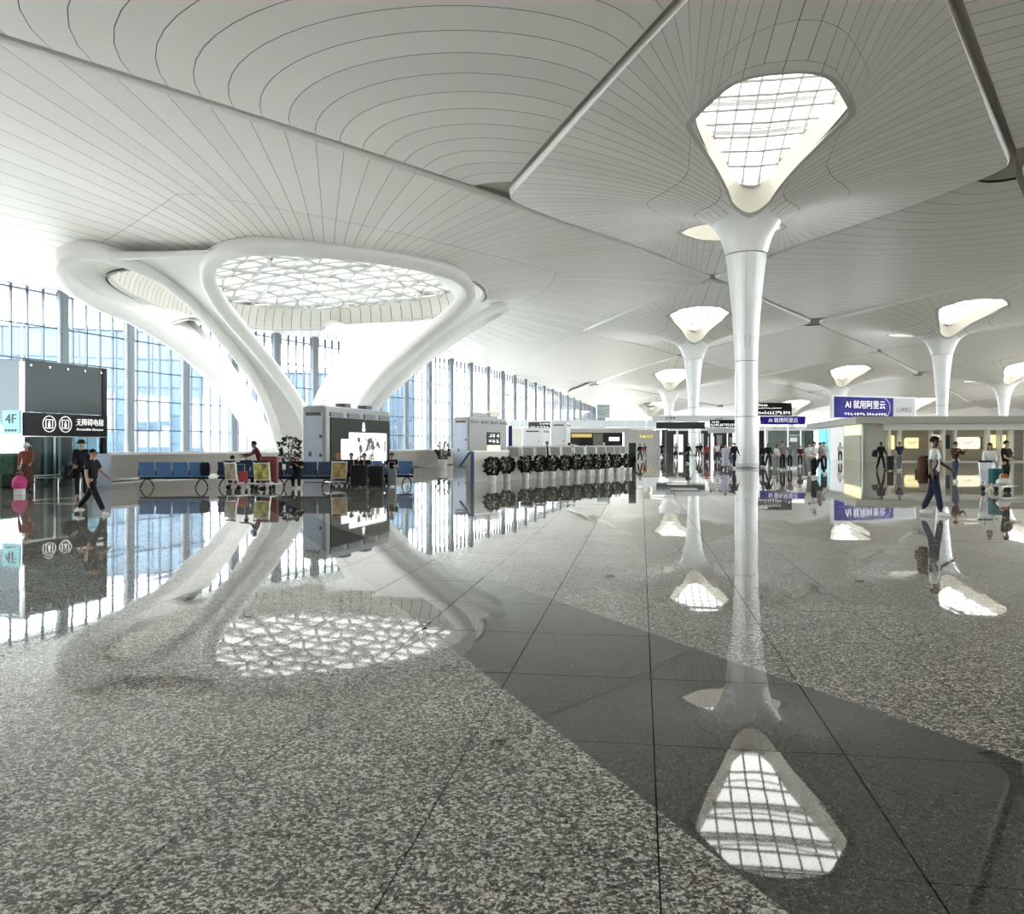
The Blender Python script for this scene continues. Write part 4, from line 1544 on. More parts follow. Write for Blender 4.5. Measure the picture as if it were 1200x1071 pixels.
m1 = MB(); m1.box((0, 0, LHT - 0.05), (LLEN, LWID, 0.1)); m1.build('roof', M_lg, lift)
# cabin and shaft inside
m1 = MB(); m1.box((0.2, 0.35, 1.15), (2.6, 1.6, 2.3)); m1.build('cabin', mat('lift_cabin_dark', (0.03, 0.032, 0.034), 0.35), lift)
m1 = MB(); m1.box((-0.4, -0.48, 2.12), (2.6, 0.06, 0.24)); m1.build('cabin_light', mat('cabin_light_yellow', (0.7, 0.7, 0.35), 0.4, emit=(0.85, 0.95, 0.40), estr=0.06), lift)
m1 = MB(); m1.box((-1.72, -0.5, 1.3), (0.55, 0.05, 1.6)); m1.build('green_poster', mat('poster_green', (0.05, 0.25, 0.08), 0.5, var=0.5, vscale=4), lift)
for x in (0.05, 0.75):
    m1 = MB(); m1.box((x, -0.5, 1.05), (0.16, 0.05, 1.9)); m1.build('door_frame', M_steel, lift)
for k in range(5):
    m1 = MB(); m1.rbox((-1.75 + 0.88 * k, -hy - 0.01, 4.52), (0.07, 0.06, 0.07), 0.02, 0, 0, 'Y'); m1.build('glass_clip', M_steel, lift)

# white bin-like post and barrier in front of the lift
# ------------------------------------------------------------------ beam seating
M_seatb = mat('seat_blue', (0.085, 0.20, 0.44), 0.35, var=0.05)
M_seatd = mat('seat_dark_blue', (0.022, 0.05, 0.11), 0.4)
def bench(label, loc, rz, n, pale=True):
    t = thing('beam_seat', label, 'bench', loc, rz, 'blue beam seats before the parapet')
    w_ = 0.60
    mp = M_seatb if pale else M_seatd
    for k in range(n):
        x = (k - (n - 1) / 2) * w_
        rows = []
        for i in range(6):
            f = i / 5
            rows.append([(x + dx * 0.54, 0.20 + 0.10 * f + 0.03 * (1 - abs(dx) * 2), 0.46 + 0.50 * f) for dx in (-0.5, -0.25, 0, 0.25, 0.5)])
        m1 = MB(); m1.grid(rows); m1.grid([[(a, b_ + 0.035, c) for a, b_, c in r] for r in rows])
        for q in (0, -1):
            m1.grid([[r[q] for r in rows], [(r[q][0], r[q][1] + 0.035, r[q][2]) for r in rows]])
        m1.grid([rows[-1], [(a, b_ + 0.035, c) for a, b_, c in rows[-1]]])
        m1.build('backrest', mp, t)
        m1 = MB(); m1.rbox((x, -0.04, 0.43), (0.54, 0.48, 0.05), 0.05); m1.build('seat', mp, t)
    for k in range(n + 1):
        x = (k - n / 2) * w_
        m1 = MB(); m1.tube([(x, 0.24, 0.45), (x, 0.20, 0.64), (x, -0.02, 0.66), (x, -0.24, 0.63), (x, -0.10, 0.45)], 0.022, 6); m1.build('armrest', M_black, t)
    m1 = MB(); m1.box((0, 0.0, 0.36), (n * w_ + 0.1, 0.10, 0.07)); m1.build('beam', M_black, t)
    for x in (-(n / 2 - 0.35) * w_, (n / 2 - 0.35) * w_) if n > 2 else (0,):
        for s_ in (-1, 1):
            m1 = MB(); m1.tube([(x, 0.0, 0.36), (x + 0.10 * s_, 0.16 * s_, 0.22), (x + 0.14 * s_, 0.30 * s_, 0.025)], 0.026, 6); m1.build('leg', M_black, t)
    return t
BY = math.pi + 0.06
bench('empty row of four bright blue beam seats left of the luggage carts', (-12.5, 31.6, 0), BY, 4)
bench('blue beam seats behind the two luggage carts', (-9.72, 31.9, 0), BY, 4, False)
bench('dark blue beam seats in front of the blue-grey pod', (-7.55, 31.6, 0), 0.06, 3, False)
bench('blue beam seats below the picture screen of the pod', (-5.40, 33.4, 0), -0.04, 5)

# ------------------------------------------------------------------ potted plants
M_leaf = mat('leaf_dark_green', (0.011, 0.022, 0.010), 0.55, spec=0.2, var=0.5, vscale=9)
M_pot = mat('pot_white', (0.80, 0.80, 0.79), 0.35)
M_soil = mat('soil_dark', (0.03, 0.022, 0.016), 0.9)
def plant(label, loc, h, potr, poth, crown, nleaf, seed, group, tall=False):
    rs_ = random.Random(seed)
    t = thing('potted_plant', label, 'plant', loc, rs_.uniform(0, 6), group)
    m1 = MB(); m1.lathe((0, 0, 0), [(potr * 0.78, 0), (potr * 0.82, 0.01), (potr, poth - 0.02), (potr * 1.03, poth), (potr * 0.94, poth), (potr * 0.92, poth - 0.06)], 20, 0, True, True); m1.build('pot', M_pot, t)
    m1 = MB(); m1.lathe((0, 0, 0), [(potr * 0.92, poth - 0.05), (0.01, poth - 0.04)], 16, 0, True, False); m1.build('soil', M_soil, t)
    st = MB(); lf_ = MB()
    cz = (poth + h) / 2
    for k in range(7):
        a = rs_.uniform(0, 6.28); r = rs_.uniform(0.2, 0.7) * crown
        st.tube([(0, 0, poth - 0.05), (math.cos(a) * r * 0.4, math.sin(a) * r * 0.4, cz), (math.cos(a) * r, math.sin(a) * r, poth + (h - poth) * rs_.uniform(0.7, 0.98))], 0.012, 5)
    for k in range(nleaf):
        z_ = rs_.uniform(-1, 1); a = rs_.uniform(0, 6.283); rr = math.sqrt(1 - z_ * z_) * rs_.uniform(0.55, 1.0)
        c = Vector((math.cos(a) * rr * crown, math.sin(a) * rr * crown, cz + z_ * (h - poth) / 2 * (0.98 if not tall else 1.0)))
        d = Vector((math.cos(a + rs_.uniform(-.8, .8)), math.sin(a + rs_.uniform(-.8, .8)), rs_.uniform(-0.5, 0.8))).normalized()
        sd = d.cross(Vector((rs_.uniform(-1, 1), rs_.uniform(-1, 1), rs_.uniform(-1, 1)))).normalized()
        ln = rs_.uniform(0.09, 0.17) * (1.3 if tall else 1); wd = ln * 0.34
        up_ = d.cross(sd) * ln * 0.12
        lf_.v += [tuple(c), tuple(c + d * ln * 0.5 + sd * wd + up_), tuple(c + d * ln), tuple(c + d * ln * 0.5 - sd * wd + up_), tuple(c + d * ln * 0.5)]
        n = len(lf_.v) - 5
        lf_.f += [(n, n + 1, n + 4), (n + 1, n + 2, n + 4), (n + 4, n + 2, n + 3), (n, n + 4, n + 3)]; lf_.m += [0] * 4; lf_.smooth += [False] * 4
    st.build('stems', mat('stem_brown', (0.06, 0.045, 0.025), 0.7), t)
    lf_.build('foliage', M_leaf, t)
    return t
PX = [577, 594, 616, 632.5, 647, 663, 676, 690, 701, 711.5, 722.5, 737]
ORD = ['first', 'second', 'third', 'fourth', 'fifth', 'sixth', 'seventh', 'eighth', 'ninth', 'tenth', 'eleventh', 'last']
for k, x in enumerate(PX):
    f = (x - 577) / (737 - 577)
    by = 567.0 - 1.3 * min(1, k) - 10.2 * f if k else 567.3
    D = FPX * CAMZ / (by - HOR)
    plant('%s bushy plant in a white pot counting from the blue handrail along the low wall' % ORD[k], ((x - 600) / FPX * D, D, 0), 1.08, 0.165, 0.36, 0.33, 330, 40 + k, 'bushy plants in white pots along the low wall')
plant('tall leafy plant in a white pot by the parapet left of the grey pod', (-4.65, 57.5, 0), 1.75, 0.3, 0.6, 0.48, 260, 77, 'tall plants along the parapet', True)
plant('tall leafy plant behind the seats left of the blue-grey pod', (-10.3, 39.5, 0), 1.95, 0.3, 0.7, 0.52, 260, 78, 'tall plants along the parapet', True)

# ------------------------------------------------------------------ low wall round the stair, handrail, check-in machines
WA, WB = Vector((-1.72, 35.6)), Vector((6.2, 48.6))
wd_ = WB - WA; wrz = math.atan2(wd_.y, wd_.x)
sw = thing('stair_wall', 'low beige wall round the stair opening behind the row of potted plants', 'low wall', (WA.x, WA.y, 0), wrz)
n = 5
Lw = wd_.length
for k in range(n):
    h = 1.30 if k == 0 else 0.86
    m1 = MB(); m1.box((Lw * (k + 0.5) / n, 0.12, h / 2), (Lw / n - 0.02, 0.24, h)); m1.build('wall_panel', M_beige, sw)
    m1 = MB(); m1.box((Lw * (k + 0.5) / n, 0.12, h + 0.02), (Lw / n, 0.30, 0.05)); m1.build('coping', M_cap, sw)
e_ = Matrix.Rotation(RZU - wrz, 3, 'Z') @ Vector((2.4, 0, 0))
m1 = MB(); m1.box((e_.x + 0.1, e_.y + 0.1, 0.65), (4.8, 0.24, 1.28), RZU - wrz); m1.build('wall_return', M_beige, sw)
hr = thing('handrail', 'dark blue stair handrail at the left end of the low wall', 'handrail', (-1.62, 34.9, 0), 0)
m1 = MB(); m1.rbox((0, 0, 0.66), (0.16, 0.10, 1.32), 0.03); m1.build('post', M_blue_rail, hr)
m1 = MB(); m1.tube([(0, 0, 1.30), (-0.12, 0.02, 1.27), (-0.52, 0.1, 0.72)], 0.05, 8); m1.build('rail', M_blue_rail, hr)
def machine(label, loc, rz):
    t = thing('checkin_machine', label, 'check-in machine', loc, rz, 'white self-service machines beyond the plants')
    m1 = MB(); m1.rbox((0, 0.05, 0.5), (0.42, 0.34, 1.0), 0.06); m1.build('stand', M_white, t)
    R = Matrix.Rotation(math.radians(-20), 3, 'X')
    m1 = MB(); m1.box((0, 0.02, 1.22), (0.62, 0.14, 0.62), 0, 0, R); s_ = m1.build('head', M_white, t)
    m1 = MB(); m1.box((0.02, -0.06, 1.24), (0.48, 0.02, 0.46), 0, 0, R); m1.build('screen', mat('machine_back_grey', (0.33, 0.33, 0.32), 0.5), s_)
    m1 = MB(); m1.rbox((0, 0.02, 0.03), (0.56, 0.5, 0.06), 0.08); m1.build('base', M_steel, t)
    return t
for k, x in enumerate([601, 618.5, 633.5, 650, 664, 678.5, 692, 704, 714.5, 721.5, 728]):
    D = 40.6 + 16.0 * k / 10 - (0.0 if k != 3 else 0.0)
    machine('white self-service machine, %s from the left beyond the plant row' % ORD[k], ((x - 600) / FPX * D, D, 0), 0.12)
t = thing('pylon', 'dark upright sign pylon at the right end of the plant row', 'sign', (6.85, 48.6, 0))
m1 = MB(); m1.rbox((0, 0, 0.85), (0.42, 0.22, 1.7), 0.03); m1.build('panel', mat('pylon_dark', (0.03, 0.035, 0.036), 0.35), t)
m1 = MB(); m1.rbox((0, 0, 0.03), (0.6, 0.4, 0.06), 0.05); m1.build('base', M_dark, t)
# white arched gate rail seen between the machines
t = thing('queue_gate', 'white curved tube gate behind the check-in machines', 'gate', (3.6, 56.0, 0))
m1 = MB(); m1.tube(cr_spline([(-0.75, 0, 0), (-0.85, 0, 1.0), (-0.6, 0, 1.55), (0.4, 0, 1.58), (1.0, 0, 1.3), (1.15, 0, 0.6), (1.15, 0, 0.0)], 6), 0.05, 8); m1.build('hoop', M_white, t)
m1 = MB(); m1.tube([(-0.8, 0, 0.75), (1.13, 0, 0.75)], 0.03, 6); m1.build('crossbar', M_white, t)
# ------------------------------------------------------------------ railed shop building in the distance
def railing(parent, x0, x1, y, z, n, h=1.25):
    for k in range(n):
        a = x0 + (x1 - x0) * k / n; b_ = x0 + (x1 - x0) * (k + 1) / n
        m1 = MB(); m1.box(((a + b_) / 2, y, z + h / 2), (b_ - a - 0.12, 0.03, h - 0.1)); m1.build('railing_pane', M_rg, parent)
        m1 = MB(); m1.box((a, y, z + h / 2), (0.08, 0.08, h)); m1.build('railing_post', M_white, parent)
    m1 = MB(); m1.box(((x0 + x1) / 2, y, z + h), (x1 - x0, 0.1, 0.08)); m1.build('railing_rail', M_white, parent)
M_rg = mat('railing_glass_white', (0.68, 0.74, 0.76), 0.15)
M_fac = mat('shop_facade_grey', (0.42, 0.41, 0.385), 0.5, var=0.03, vscale=0.3)
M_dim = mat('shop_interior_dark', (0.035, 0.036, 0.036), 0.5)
sb = thing('shop_building', 'two-storey pale shop building with a glass railing at the far end', 'building', (14, 150, 0))
m1 = MB(); m1.box((-4.6, 0.5, 2.2), (1.4, 1.0, 4.4)); m1.build('pier', M_fac, sb)
m1 = MB(); m1.box((-9.6, 0.6, 2.2), (8.8, 1.0, 4.4)); m1.build('wall', M_beige2, sb)
m1 = MB(); m1.box((6.4, 0.5, 2.2), (1.2, 1.0, 4.4)); m1.build('pier', M_fac, sb)
m1 = MB(); m1.box((9.6, 0.6, 2.1), (5.4, 1.0, 4.2)); m1.build('wall', M_fac, sb)
m1 = MB(); m1.box((0.9, 0.5, 4.05), (10, 1.0, 0.7)); m1.build('lintel', M_fac, sb)
m1 = MB(); m1.box((-1.4, 4.0, 4.5), (26.5, 8.0, 0.25)); m1.build('roof_deck', M_cap, sb)
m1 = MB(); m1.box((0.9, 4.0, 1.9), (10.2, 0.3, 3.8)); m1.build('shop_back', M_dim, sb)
m1 = MB(); m1.box((-1.7, 0.7, 3.2), (3.6, 0.2, 0.6)); m1.build('shop_sign', mat('shop_sign_amber', (0.6, 0.45, 0.15), 0.5, emit=(1, 0.72, 0.25), estr=0.05), sb)
m1 = MB(); m1.box((1.2, 0.8, 1.8), (1.7, 0.3, 3.6)); m1.build('screen_wall', mat('shop_screen_brown', (0.16, 0.145, 0.125), 0.5), sb)
m1 = MB(); m1.box((4.1, 1.2, 2.6), (1.8, 0.3, 0.7)); m1.build('lamp_panel', M_lit, sb)
m1 = MB(); m1.box((2.2, 1.6, 1.0), (0.6, 0.4, 2.0)); m1.build('counter', M_white, sb)
m1 = MB(); m1.box((9.6, 0.05, 3.0), (2.6, 0.06, 0.36)); s_ = m1.build('shop_sign', M_fac, sb)
marks(s_, 4, 2.5, 0.5, 8.4, 0.0, 3.0, mat('sign_yellow_lit', (0.7, 0.6, 0.1), 0.5, emit=(1, 0.85, 0.2), estr=0.1), random.Random(8))
railing(sb, -14.5, 11.5, 0.2, 4.62, 14)
# dark far wing with a dark clerestory on the left of it
wg = thing('sign_fascia', 'dark fascia board with pale lettering above the pale pods', 'sign', (1.0, 130, 0))
m1 = MB(); m1.box((3.6, 0, 4.6), (4.2, 0.3, 0.9)); m1.build('board', M_dark, wg)
marks(wg, 6, 2.2, 0.3, 3.2, -0.17, 4.75, M_text_w, random.Random(12)); marks(wg, 8, 3.9, 0.22, 1.7, -0.17, 4.3, M_text_w, random.Random(13))
for x in (1.8, 5.4):
    m1 = MB(); m1.box((x, 0, 2.1), (0.12, 0.12, 4.2)); m1.build('post', M_steel, wg)
# louvred plant box on the deck
bx_ = thing('plant_room', 'pale green louvred box above the glass railing', 'box', (16.2, 152, 4.62))
for k in range(4):
    m1 = MB(); m1.box((0, 0, 2.0 + 0.6 * k), (2.3, 1.6, 0.5)); m1.build('louvre_panel', mat('louvre_green_grey', (0.35, 0.43, 0.42), 0.4), bx_)
for x in (-1.1, 1.1):
    for y in (-0.7, 0.7):
        m1 = MB(); m1.box((x, y, 2.0), (0.1, 0.1, 4.0)); m1.build('post', M_steel, bx_)

# ------------------------------------------------------------------ shop front in the middle distance
sf = thing('glass_shop', 'grey-green glass shop front under a white fascia behind the nearest column', 'shop', (38, 145, 0))
def fx(px_): return (px_ - 600) / FPX * 145 - 38
m1 = MB(); m1.box(((fx(784) + fx(962)) / 2, 0.4, 4.35), (fx(962) - fx(784), 1.2, 0.75)); m1.build('fascia', M_white, sf)
for k in range(5):
    a, b_ = fx(902) + (fx(946) - fx(902)) * k / 5, fx(902) + (fx(946) - fx(902)) * (k + 1) / 5
    for q in range(2):
        m1 = MB(); m1.box(((a + b_) / 2, 1.0, 0.95 + 1.85 * q), (b_ - a - 0.06, 0.1, 1.8)); m1.build('glass_panel', mat('shop_glass_grey_green', (0.16, 0.19, 0.18), 0.25, rnd=0.15), sf)
m1 = MB(); m1.box(((fx(946) + fx(956)) / 2, 0.9, 2.0), (fx(956) - fx(946), 0.3, 4.0)); m1.build('side_panel', mat('shop_dark_teal', (0.03, 0.06, 0.058), 0.4), sf)
m1 = MB(); m1.box(((fx(884) + fx(957)) / 2, 3.6, 2.1), (fx(957) - fx(884), 0.3, 4.2)); m1.build('shop_rear', mat('shop_rear_grey', (0.13, 0.15, 0.145), 0.5), sf)
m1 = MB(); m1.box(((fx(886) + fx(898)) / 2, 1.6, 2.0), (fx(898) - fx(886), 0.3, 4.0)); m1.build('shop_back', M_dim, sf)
m1 = MB(); m1.box((fx(932), 0.9, 2.45), (1.2, 0.05, 0.7)); q_ = m1.build('display', mat('display_pale', (0.5, 0.55, 0.53), 0.4, emit=(0.9, 1, 1), estr=0.05), sf)
marks(sf, 6, 2.2, 0.16, fx(925), 0.85, 3.2, M_text_w, random.Random(3))
m1 = MB(); m1.box((fx(899.5), 0.7, 2.0), (0.4, 0.6, 4.0)); m1.build('pier', M_white, sf)
marks(sf, 9, 2.1, 0.2, fx(917), -0.22, 4.4, M_text_k, random.Random(31)); marks(sf, 3, 0.6, 0.18, fx(905), -0.22, 4.4, M_text_k, random.Random(32))
# dim concourse behind the queue between the columns
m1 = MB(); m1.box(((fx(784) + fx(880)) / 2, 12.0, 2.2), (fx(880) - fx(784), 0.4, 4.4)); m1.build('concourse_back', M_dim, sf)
for k, (a, b_, z0, z1, mm) in enumerate([(786, 796, 0.2, 2.9, M_dim), (801, 812, 0.3, 3.4, M_lit), (820, 824, 0.2, 4.0, M_white), (829, 836, 0.2, 3.6, M_white), (841, 848, 1.2, 3.0, M_lit), (851, 857, 0.6, 3.3, M_fac), (863, 869, 1.0, 2.9, M_fac)]):
    m1 = MB(); m1.box(((fx(a) + fx(b_)) / 2, 9.0 - k * 0.5, (z0 + z1) / 2), (fx(b_) - fx(a), 0.3, z1 - z0)); m1.build('concourse_panel', mm, sf)
for a in (786, 799, 817, 826, 838, 860, 873):
    m1 = MB(); m1.box((fx(a), 4.0, 2.1), (0.35, 0.35, 4.2)); m1.build('concourse_post', M_white if a % 2 else M_dark, sf)

def hanging_sign(label, x0, x1, y0, y1, D, material, rows, name='overhead_sign', ink=None, frame=None):
    a = px(x0, y1, D); b_ = px(x1, y0, D)
    w_ = b_.x - a.x; h = b_.z - a.z
    t = thing(name, label, 'sign', ((a.x + b_.x) / 2, D, a.z))
    m1 = MB(); m1.box((0, 0, h / 2), (w_, 0.3, h)); p_ = m1.build('board', material, t)
    zr = roofz((a.x + b_.x) / 2, D)
    for x in (-w_ * 0.4, w_ * 0.4):
        m1 = MB(); m1.tube([(x, 0.0, -a.z), (x, 0.0, h * 0.5)], 0.07, 6); m1.build('post', M_steel, t)
    rs_ = random.Random(int(x0 * 7 + y0))
    for (f0, f1, zf, hf, nn) in rows:
        marks(p_, nn, (f1 - f0) * w_, hf * h, -w_ / 2 + f0 * w_, -0.16, zf * h, ink or M_text_w, rs_)
    return t, p_, w_, h
hanging_sign('black direction sign with two rows of white text right of the nearest column', 884, 927.5, 472, 487, 110, M_black, [(0.05, 0.35, 0.80, 0.22, 5), (0.05, 0.72, 0.58, 0.10, 18), (0.03, 0.97, 0.22, 0.26, 13)])
hanging_sign('dark green-grey overhead board left of the nearest column', 769, 826, 494.5, 502.5, 118, mat('sign_dark_green', (0.04, 0.05, 0.048), 0.4), [])
hanging_sign('white overhead fascia with dark marks above the green-grey board', 764, 862, 487, 494, 121, M_white, [(0.16, 0.28, 0.5, 0.6, 4), (0.75, 0.85, 0.5, 0.3, 4)], ink=M_text_k)
hanging_sign('black and white departure board beside the nearest column', 832, 863, 492, 500.5, 112, M_black, [(0.05, 0.35, 0.7, 0.25, 4), (0.02, 0.95, 0.3, 0.35, 12)])
hanging_sign('long white sign with a yellow round symbol left of the nearest column', 830, 863, 502, 507.5, 108, M_white, [])
t_, p_, w_, h_ = hanging_sign('purple advertising sign under the black direction sign', 891, 943.5, 488, 497.5, 104, mat('ad_purple', (0.012, 0.007, 0.10), 0.5, spec=0.15, var=0.6, vscale=0.8, emit=(0.06, 0.03, 0.5), estr=0.03), [])
lettering('lettering', 'AI 就用阿里云', h_ * 0.62, M_text_w, p_, (0.0, -0.17, h_ * 0.5), (math.pi / 2, 0, 0), w_ * 0.66)

# ------------------------------------------------------------------ beige shop block on the right
BC = Vector((33.0, 80.0))
blk = thing('shop_block', 'beige flat-roofed shop block with lit yellow display windows on the right', 'shop', (BC.x, BC.y, 0), -ANG)
# local: +x along VV (to the right), +y along UV (away)
BLX, BLY, BH = 14.6, 25.0, 4.2
m1 = MB(); m1.box((BLX / 2 + 0.3, BLY / 2 + 1.2, 1.75), (BLX - 0.5, BLY - 2.2, 3.5)); m1.build('core', M_beige, blk)
m1 = MB(); m1.prism([(-0.9, -0.7), (BLX + 0.7, -0.7), (BLX + 0.7, BLY + 1), (-0.9, BLY + 1)], 3.55, 4.2); m1.build('roof_slab', M_beige, blk)
m1 = MB(); m1.box((BLX / 2 + 0.9, 0.15, 3.25), (BLX - 1.6, 0.5, 0.62)); m1.build('fascia', M_beige2, blk)
m1 = MB(); m1.box((0.9, 0.35, 1.77), (1.9, 0.7, 3.55)); m1.build('corner_pier', M_beige, blk)
m1 = MB(); m1.box((0.02, 0.3, 1.77), (0.26, 0.6, 3.55)); m1.build('corner_glass', mat('corner_glass_green', (0.45, 0.58, 0.50), 0.15), blk)
m1 = MB(); m1.box((BLX - 0.1, 0.35, 1.77), (0.6, 0.7, 3.55)); m1.build('end_pier', M_beige, blk)
def bxpx(p): return (p - 1010) / 185.0 * 13.6
for k, (a, b_, z0, z1, mm) in enumerate([(1030, 1038, 1.15, 2.45, M_lity), (1043, 1050, 1.15, 2.45, M_lity), (1062, 1081, 1.25, 2.25, M_lity), (1094, 1104, 1.7, 2.5, M_litw), (1108, 1116, 1.2, 2.5, mat('display_teal', (0.01, 0.06, 0.06), 0.3)),
                                          (1124, 1152, 1.2, 2.3, M_litw), (1152.6, 1154, 1.2, 2.3, M_dark), (1160, 1170, 1.3, 2.5, M_lity), (1173, 1182, 1.3, 2.5, M_lity)]):
    a, b_ = bxpx(a), bxpx(b_)
    m1 = MB(); m1.rbox(((a + b_) / 2, 1.02, (z0 + z1) / 2), (b_ - a, 0.16, z1 - z0), 0.25 if k in (2, 5) else 0.04, 0, 0, 'Y', 4); d_ = m1.build('display_window', mm, blk)
    if k in (2, 5):
        m1 = MB(); m1.tube([((a + b_) / 2 - 0.4, 0.93, 1.85), ((a + b_) / 2, 0.93, 1.70), ((a + b_) / 2 + 0.35, 0.93, 1.9)], 0.03, 5); m1.build('necklace_outline', mat('display_brown', (0.25, 0.16, 0.05), 0.5), d_)
m1 = MB(); m1.box((bxpx(1085), 1.0, 1.7), (0.9, 0.14, 0.95)); m1.build('display_window', mat('display_tan', (0.42, 0.34, 0.22), 0.5), blk)
for p in (1040.5, 1053.5, 1091, 1105, 1118.5, 1157, 1171, 1184):
    x = bxpx(p)
    m1 = MB(); m1.prism([(x - 0.10, -0.15), (x + 0.10, -0.15), (x + 0.05, 0.95), (x - 0.05, 0.95)], 0.0, 2.95); m1.build('fin', M_beige2, blk)
m1 = MB(); m1.box((BLX / 2 + 0.8, 0.6, 0.05), (BLX - 1.6, 1.0, 0.1)); m1.build('plinth', M_beige2, blk)
# left side of the block: lit panels
def side(y0, y1, z0, z1, mm, name, off=0.0):
    m1 = MB(); m1.box((0.2 - off, (y0 + y1) / 2, (z0 + z1) / 2), (0.5, y1 - y0, z1 - z0)); return m1.build(name, mm, blk)
side(1.2, 8.4, 2.55, 3.5, M_lity, 'light_band')
side(1.2, 8.4, 0.0, 2.5, mat('shop_olive', (0.36, 0.33, 0.20), 0.4), 'olive_panel')
sp_ = side(8.6, 15.4, 0.0, 3.5, mat('panel_white_lit', (0.55, 0.55, 0.55), 0.3, emit=(1, 1, 1), estr=0.04), 'white_panel', 0.05)
side(15.6, 23.0, 0.0, 3.5, mat('panel_pale_cyan', (0.40, 0.66, 0.70), 0.25, emit=(0.4, 0.9, 1.0), estr=0.03), 'cyan_panel', 0.05)
m1 = MB(); m1.rbox((-0.13, 19.5, 2.3), (0.06, 4.6, 1.9), 0.8, 0, 0, 'X', 5); m1.build('cyan_screen', mat('cyan_screen', (0.05, 0.5, 0.62), 0.3, emit=(0.05, 0.75, 0.95), estr=0.07, var=0.3, vscale=1.2), blk)
# advertising sign on its roof
A_, B_ = Vector((34.3, 95.0)), Vector((48.9, 101.0))
d = B_ - A_
ad = thing('rooftop_sign', 'long illuminated purple and white advertising sign on top of the shop block', 'sign', ((A_.x + B_.x) / 2, (A_.y + B_.y) / 2, 4.2), math.atan2(d.y, d.x))
Ls = d.length - 3.3
Hs = 2.65
m1 = MB(); m1.box((0, 0.05, 0.30 + Hs / 2), (Ls, 0.4, Hs)); m1.build('frame', M_white, ad)
wp_ = Ls * 0.70
m1 = MB(); m1.box((-Ls / 2 + 0.2 + wp_ / 2, -0.17, 0.30 + Hs / 2), (wp_, 0.06, Hs - 0.3)); pnl = m1.build('purple_panel', mat('ad_purple_lit', (0.008, 0.005, 0.10), 0.5, spec=0.15, var=0.75, vscale=0.55, emit=(0.04, 0.015, 0.5), estr=0.03), ad)
m1 = MB(); m1.box((Ls / 2 - 0.15 - (Ls - wp_ - 0.3) / 2, -0.17, 0.30 + Hs / 2), (Ls - wp_ - 0.4, 0.06, Hs - 0.3)); wpl = m1.build('white_panel', mat('ad_white_lit', (0.5, 0.5, 0.51), 0.5, spec=0.2, emit=(1, 1, 1), estr=0.02), ad)
lettering('lettering', 'AI 就用阿里云', 1.0, M_text_w, pnl, (-Ls / 2 + 0.2 + wp_ * 0.52, -0.215, 0.30 + Hs * 0.60), (math.pi / 2, 0, 0), wp_ * 0.68)
mk = marks(pnl, 14, wp_ * 0.72, 0.28, -Ls / 2 + 0.2 + wp_ * 0.16, -0.21, 0.30 + Hs * 0.22, M_text_w, random.Random(21), 'subtitle')
lettering('lettering', '[-] 阿里云', 0.6, mat('ad_grey_ink', (0.12, 0.125, 0.135), 0.6), wpl, (Ls / 2 - 0.15 - (Ls - wp_ - 0.3) / 2, -0.215, 0.30 + Hs * 0.42), (math.pi / 2, 0, 0), (Ls - wp_) * 0.62)
m1 = MB()
arc = [(-Ls / 2 + 0.2 + wp_ * 0.80 + 1.25 * math.cos(a), -0.205, 0.30 + Hs / 2 + 1.15 * math.sin(a)) for a in [(-1.2 + 2.4 * k / 16) for k in range(17)]]
m1.tube(arc, 0.035, 5); m1.build('light_arc', mat('ad_lilac', (0.6, 0.55, 0.9), 0.4, emit=(0.7, 0.65, 1), estr=0.08), pnl)
for x in (-Ls * 0.4, 0, Ls * 0.4):
    m1 = MB(); m1.box((x, 0.1, 0.17), (0.2, 0.3, 0.34)); m1.build('bracket', M_steel, ad)
# pale pier at the right edge
pr = thing('edge_pillar', 'pale blue-white pier at the right edge beside the shop block', 'pier', (50.4, 77.6, 0), -ANG)
m1 = MB(); m1.rbox((0, 0, 2.1), (2.6, 1.6, 4.2), 0.15); m1.build('shaft', M_white, pr)
m1 = MB(); m1.box((0, -0.05, 3.55), (2.64, 1.64, 0.06)); m1.build('band', M_steel, pr)
m1 = MB(); m1.box((0, 0, 0.06), (2.7, 1.7, 0.12)); m1.build('plinth', M_steel, pr)

# ------------------------------------------------------------------ far glazed end of the hall
wf = structure('window_2', None, 'bright glazed end wall of the hall in the far distance')
for k in range(48):
    x = 30 + k * 3.4
    m1 = MB(); m1.box((x, 318, 4.5), (0.25, 0.4, 9.0)); m1.build('mullion', M_white, wf)
m1 = MB(); m1.quad([(30, 318.3, 0), (193, 318.3, 0), (193, 318.3, 9.5), (30, 318.3, 9.5)]); m1.build('glazing', M_wglass, wf)
m1 = MB(); m1.box((111, 318, 4.6), (164, 0.4, 0.25)); m1.build('transom', M_white, wf)
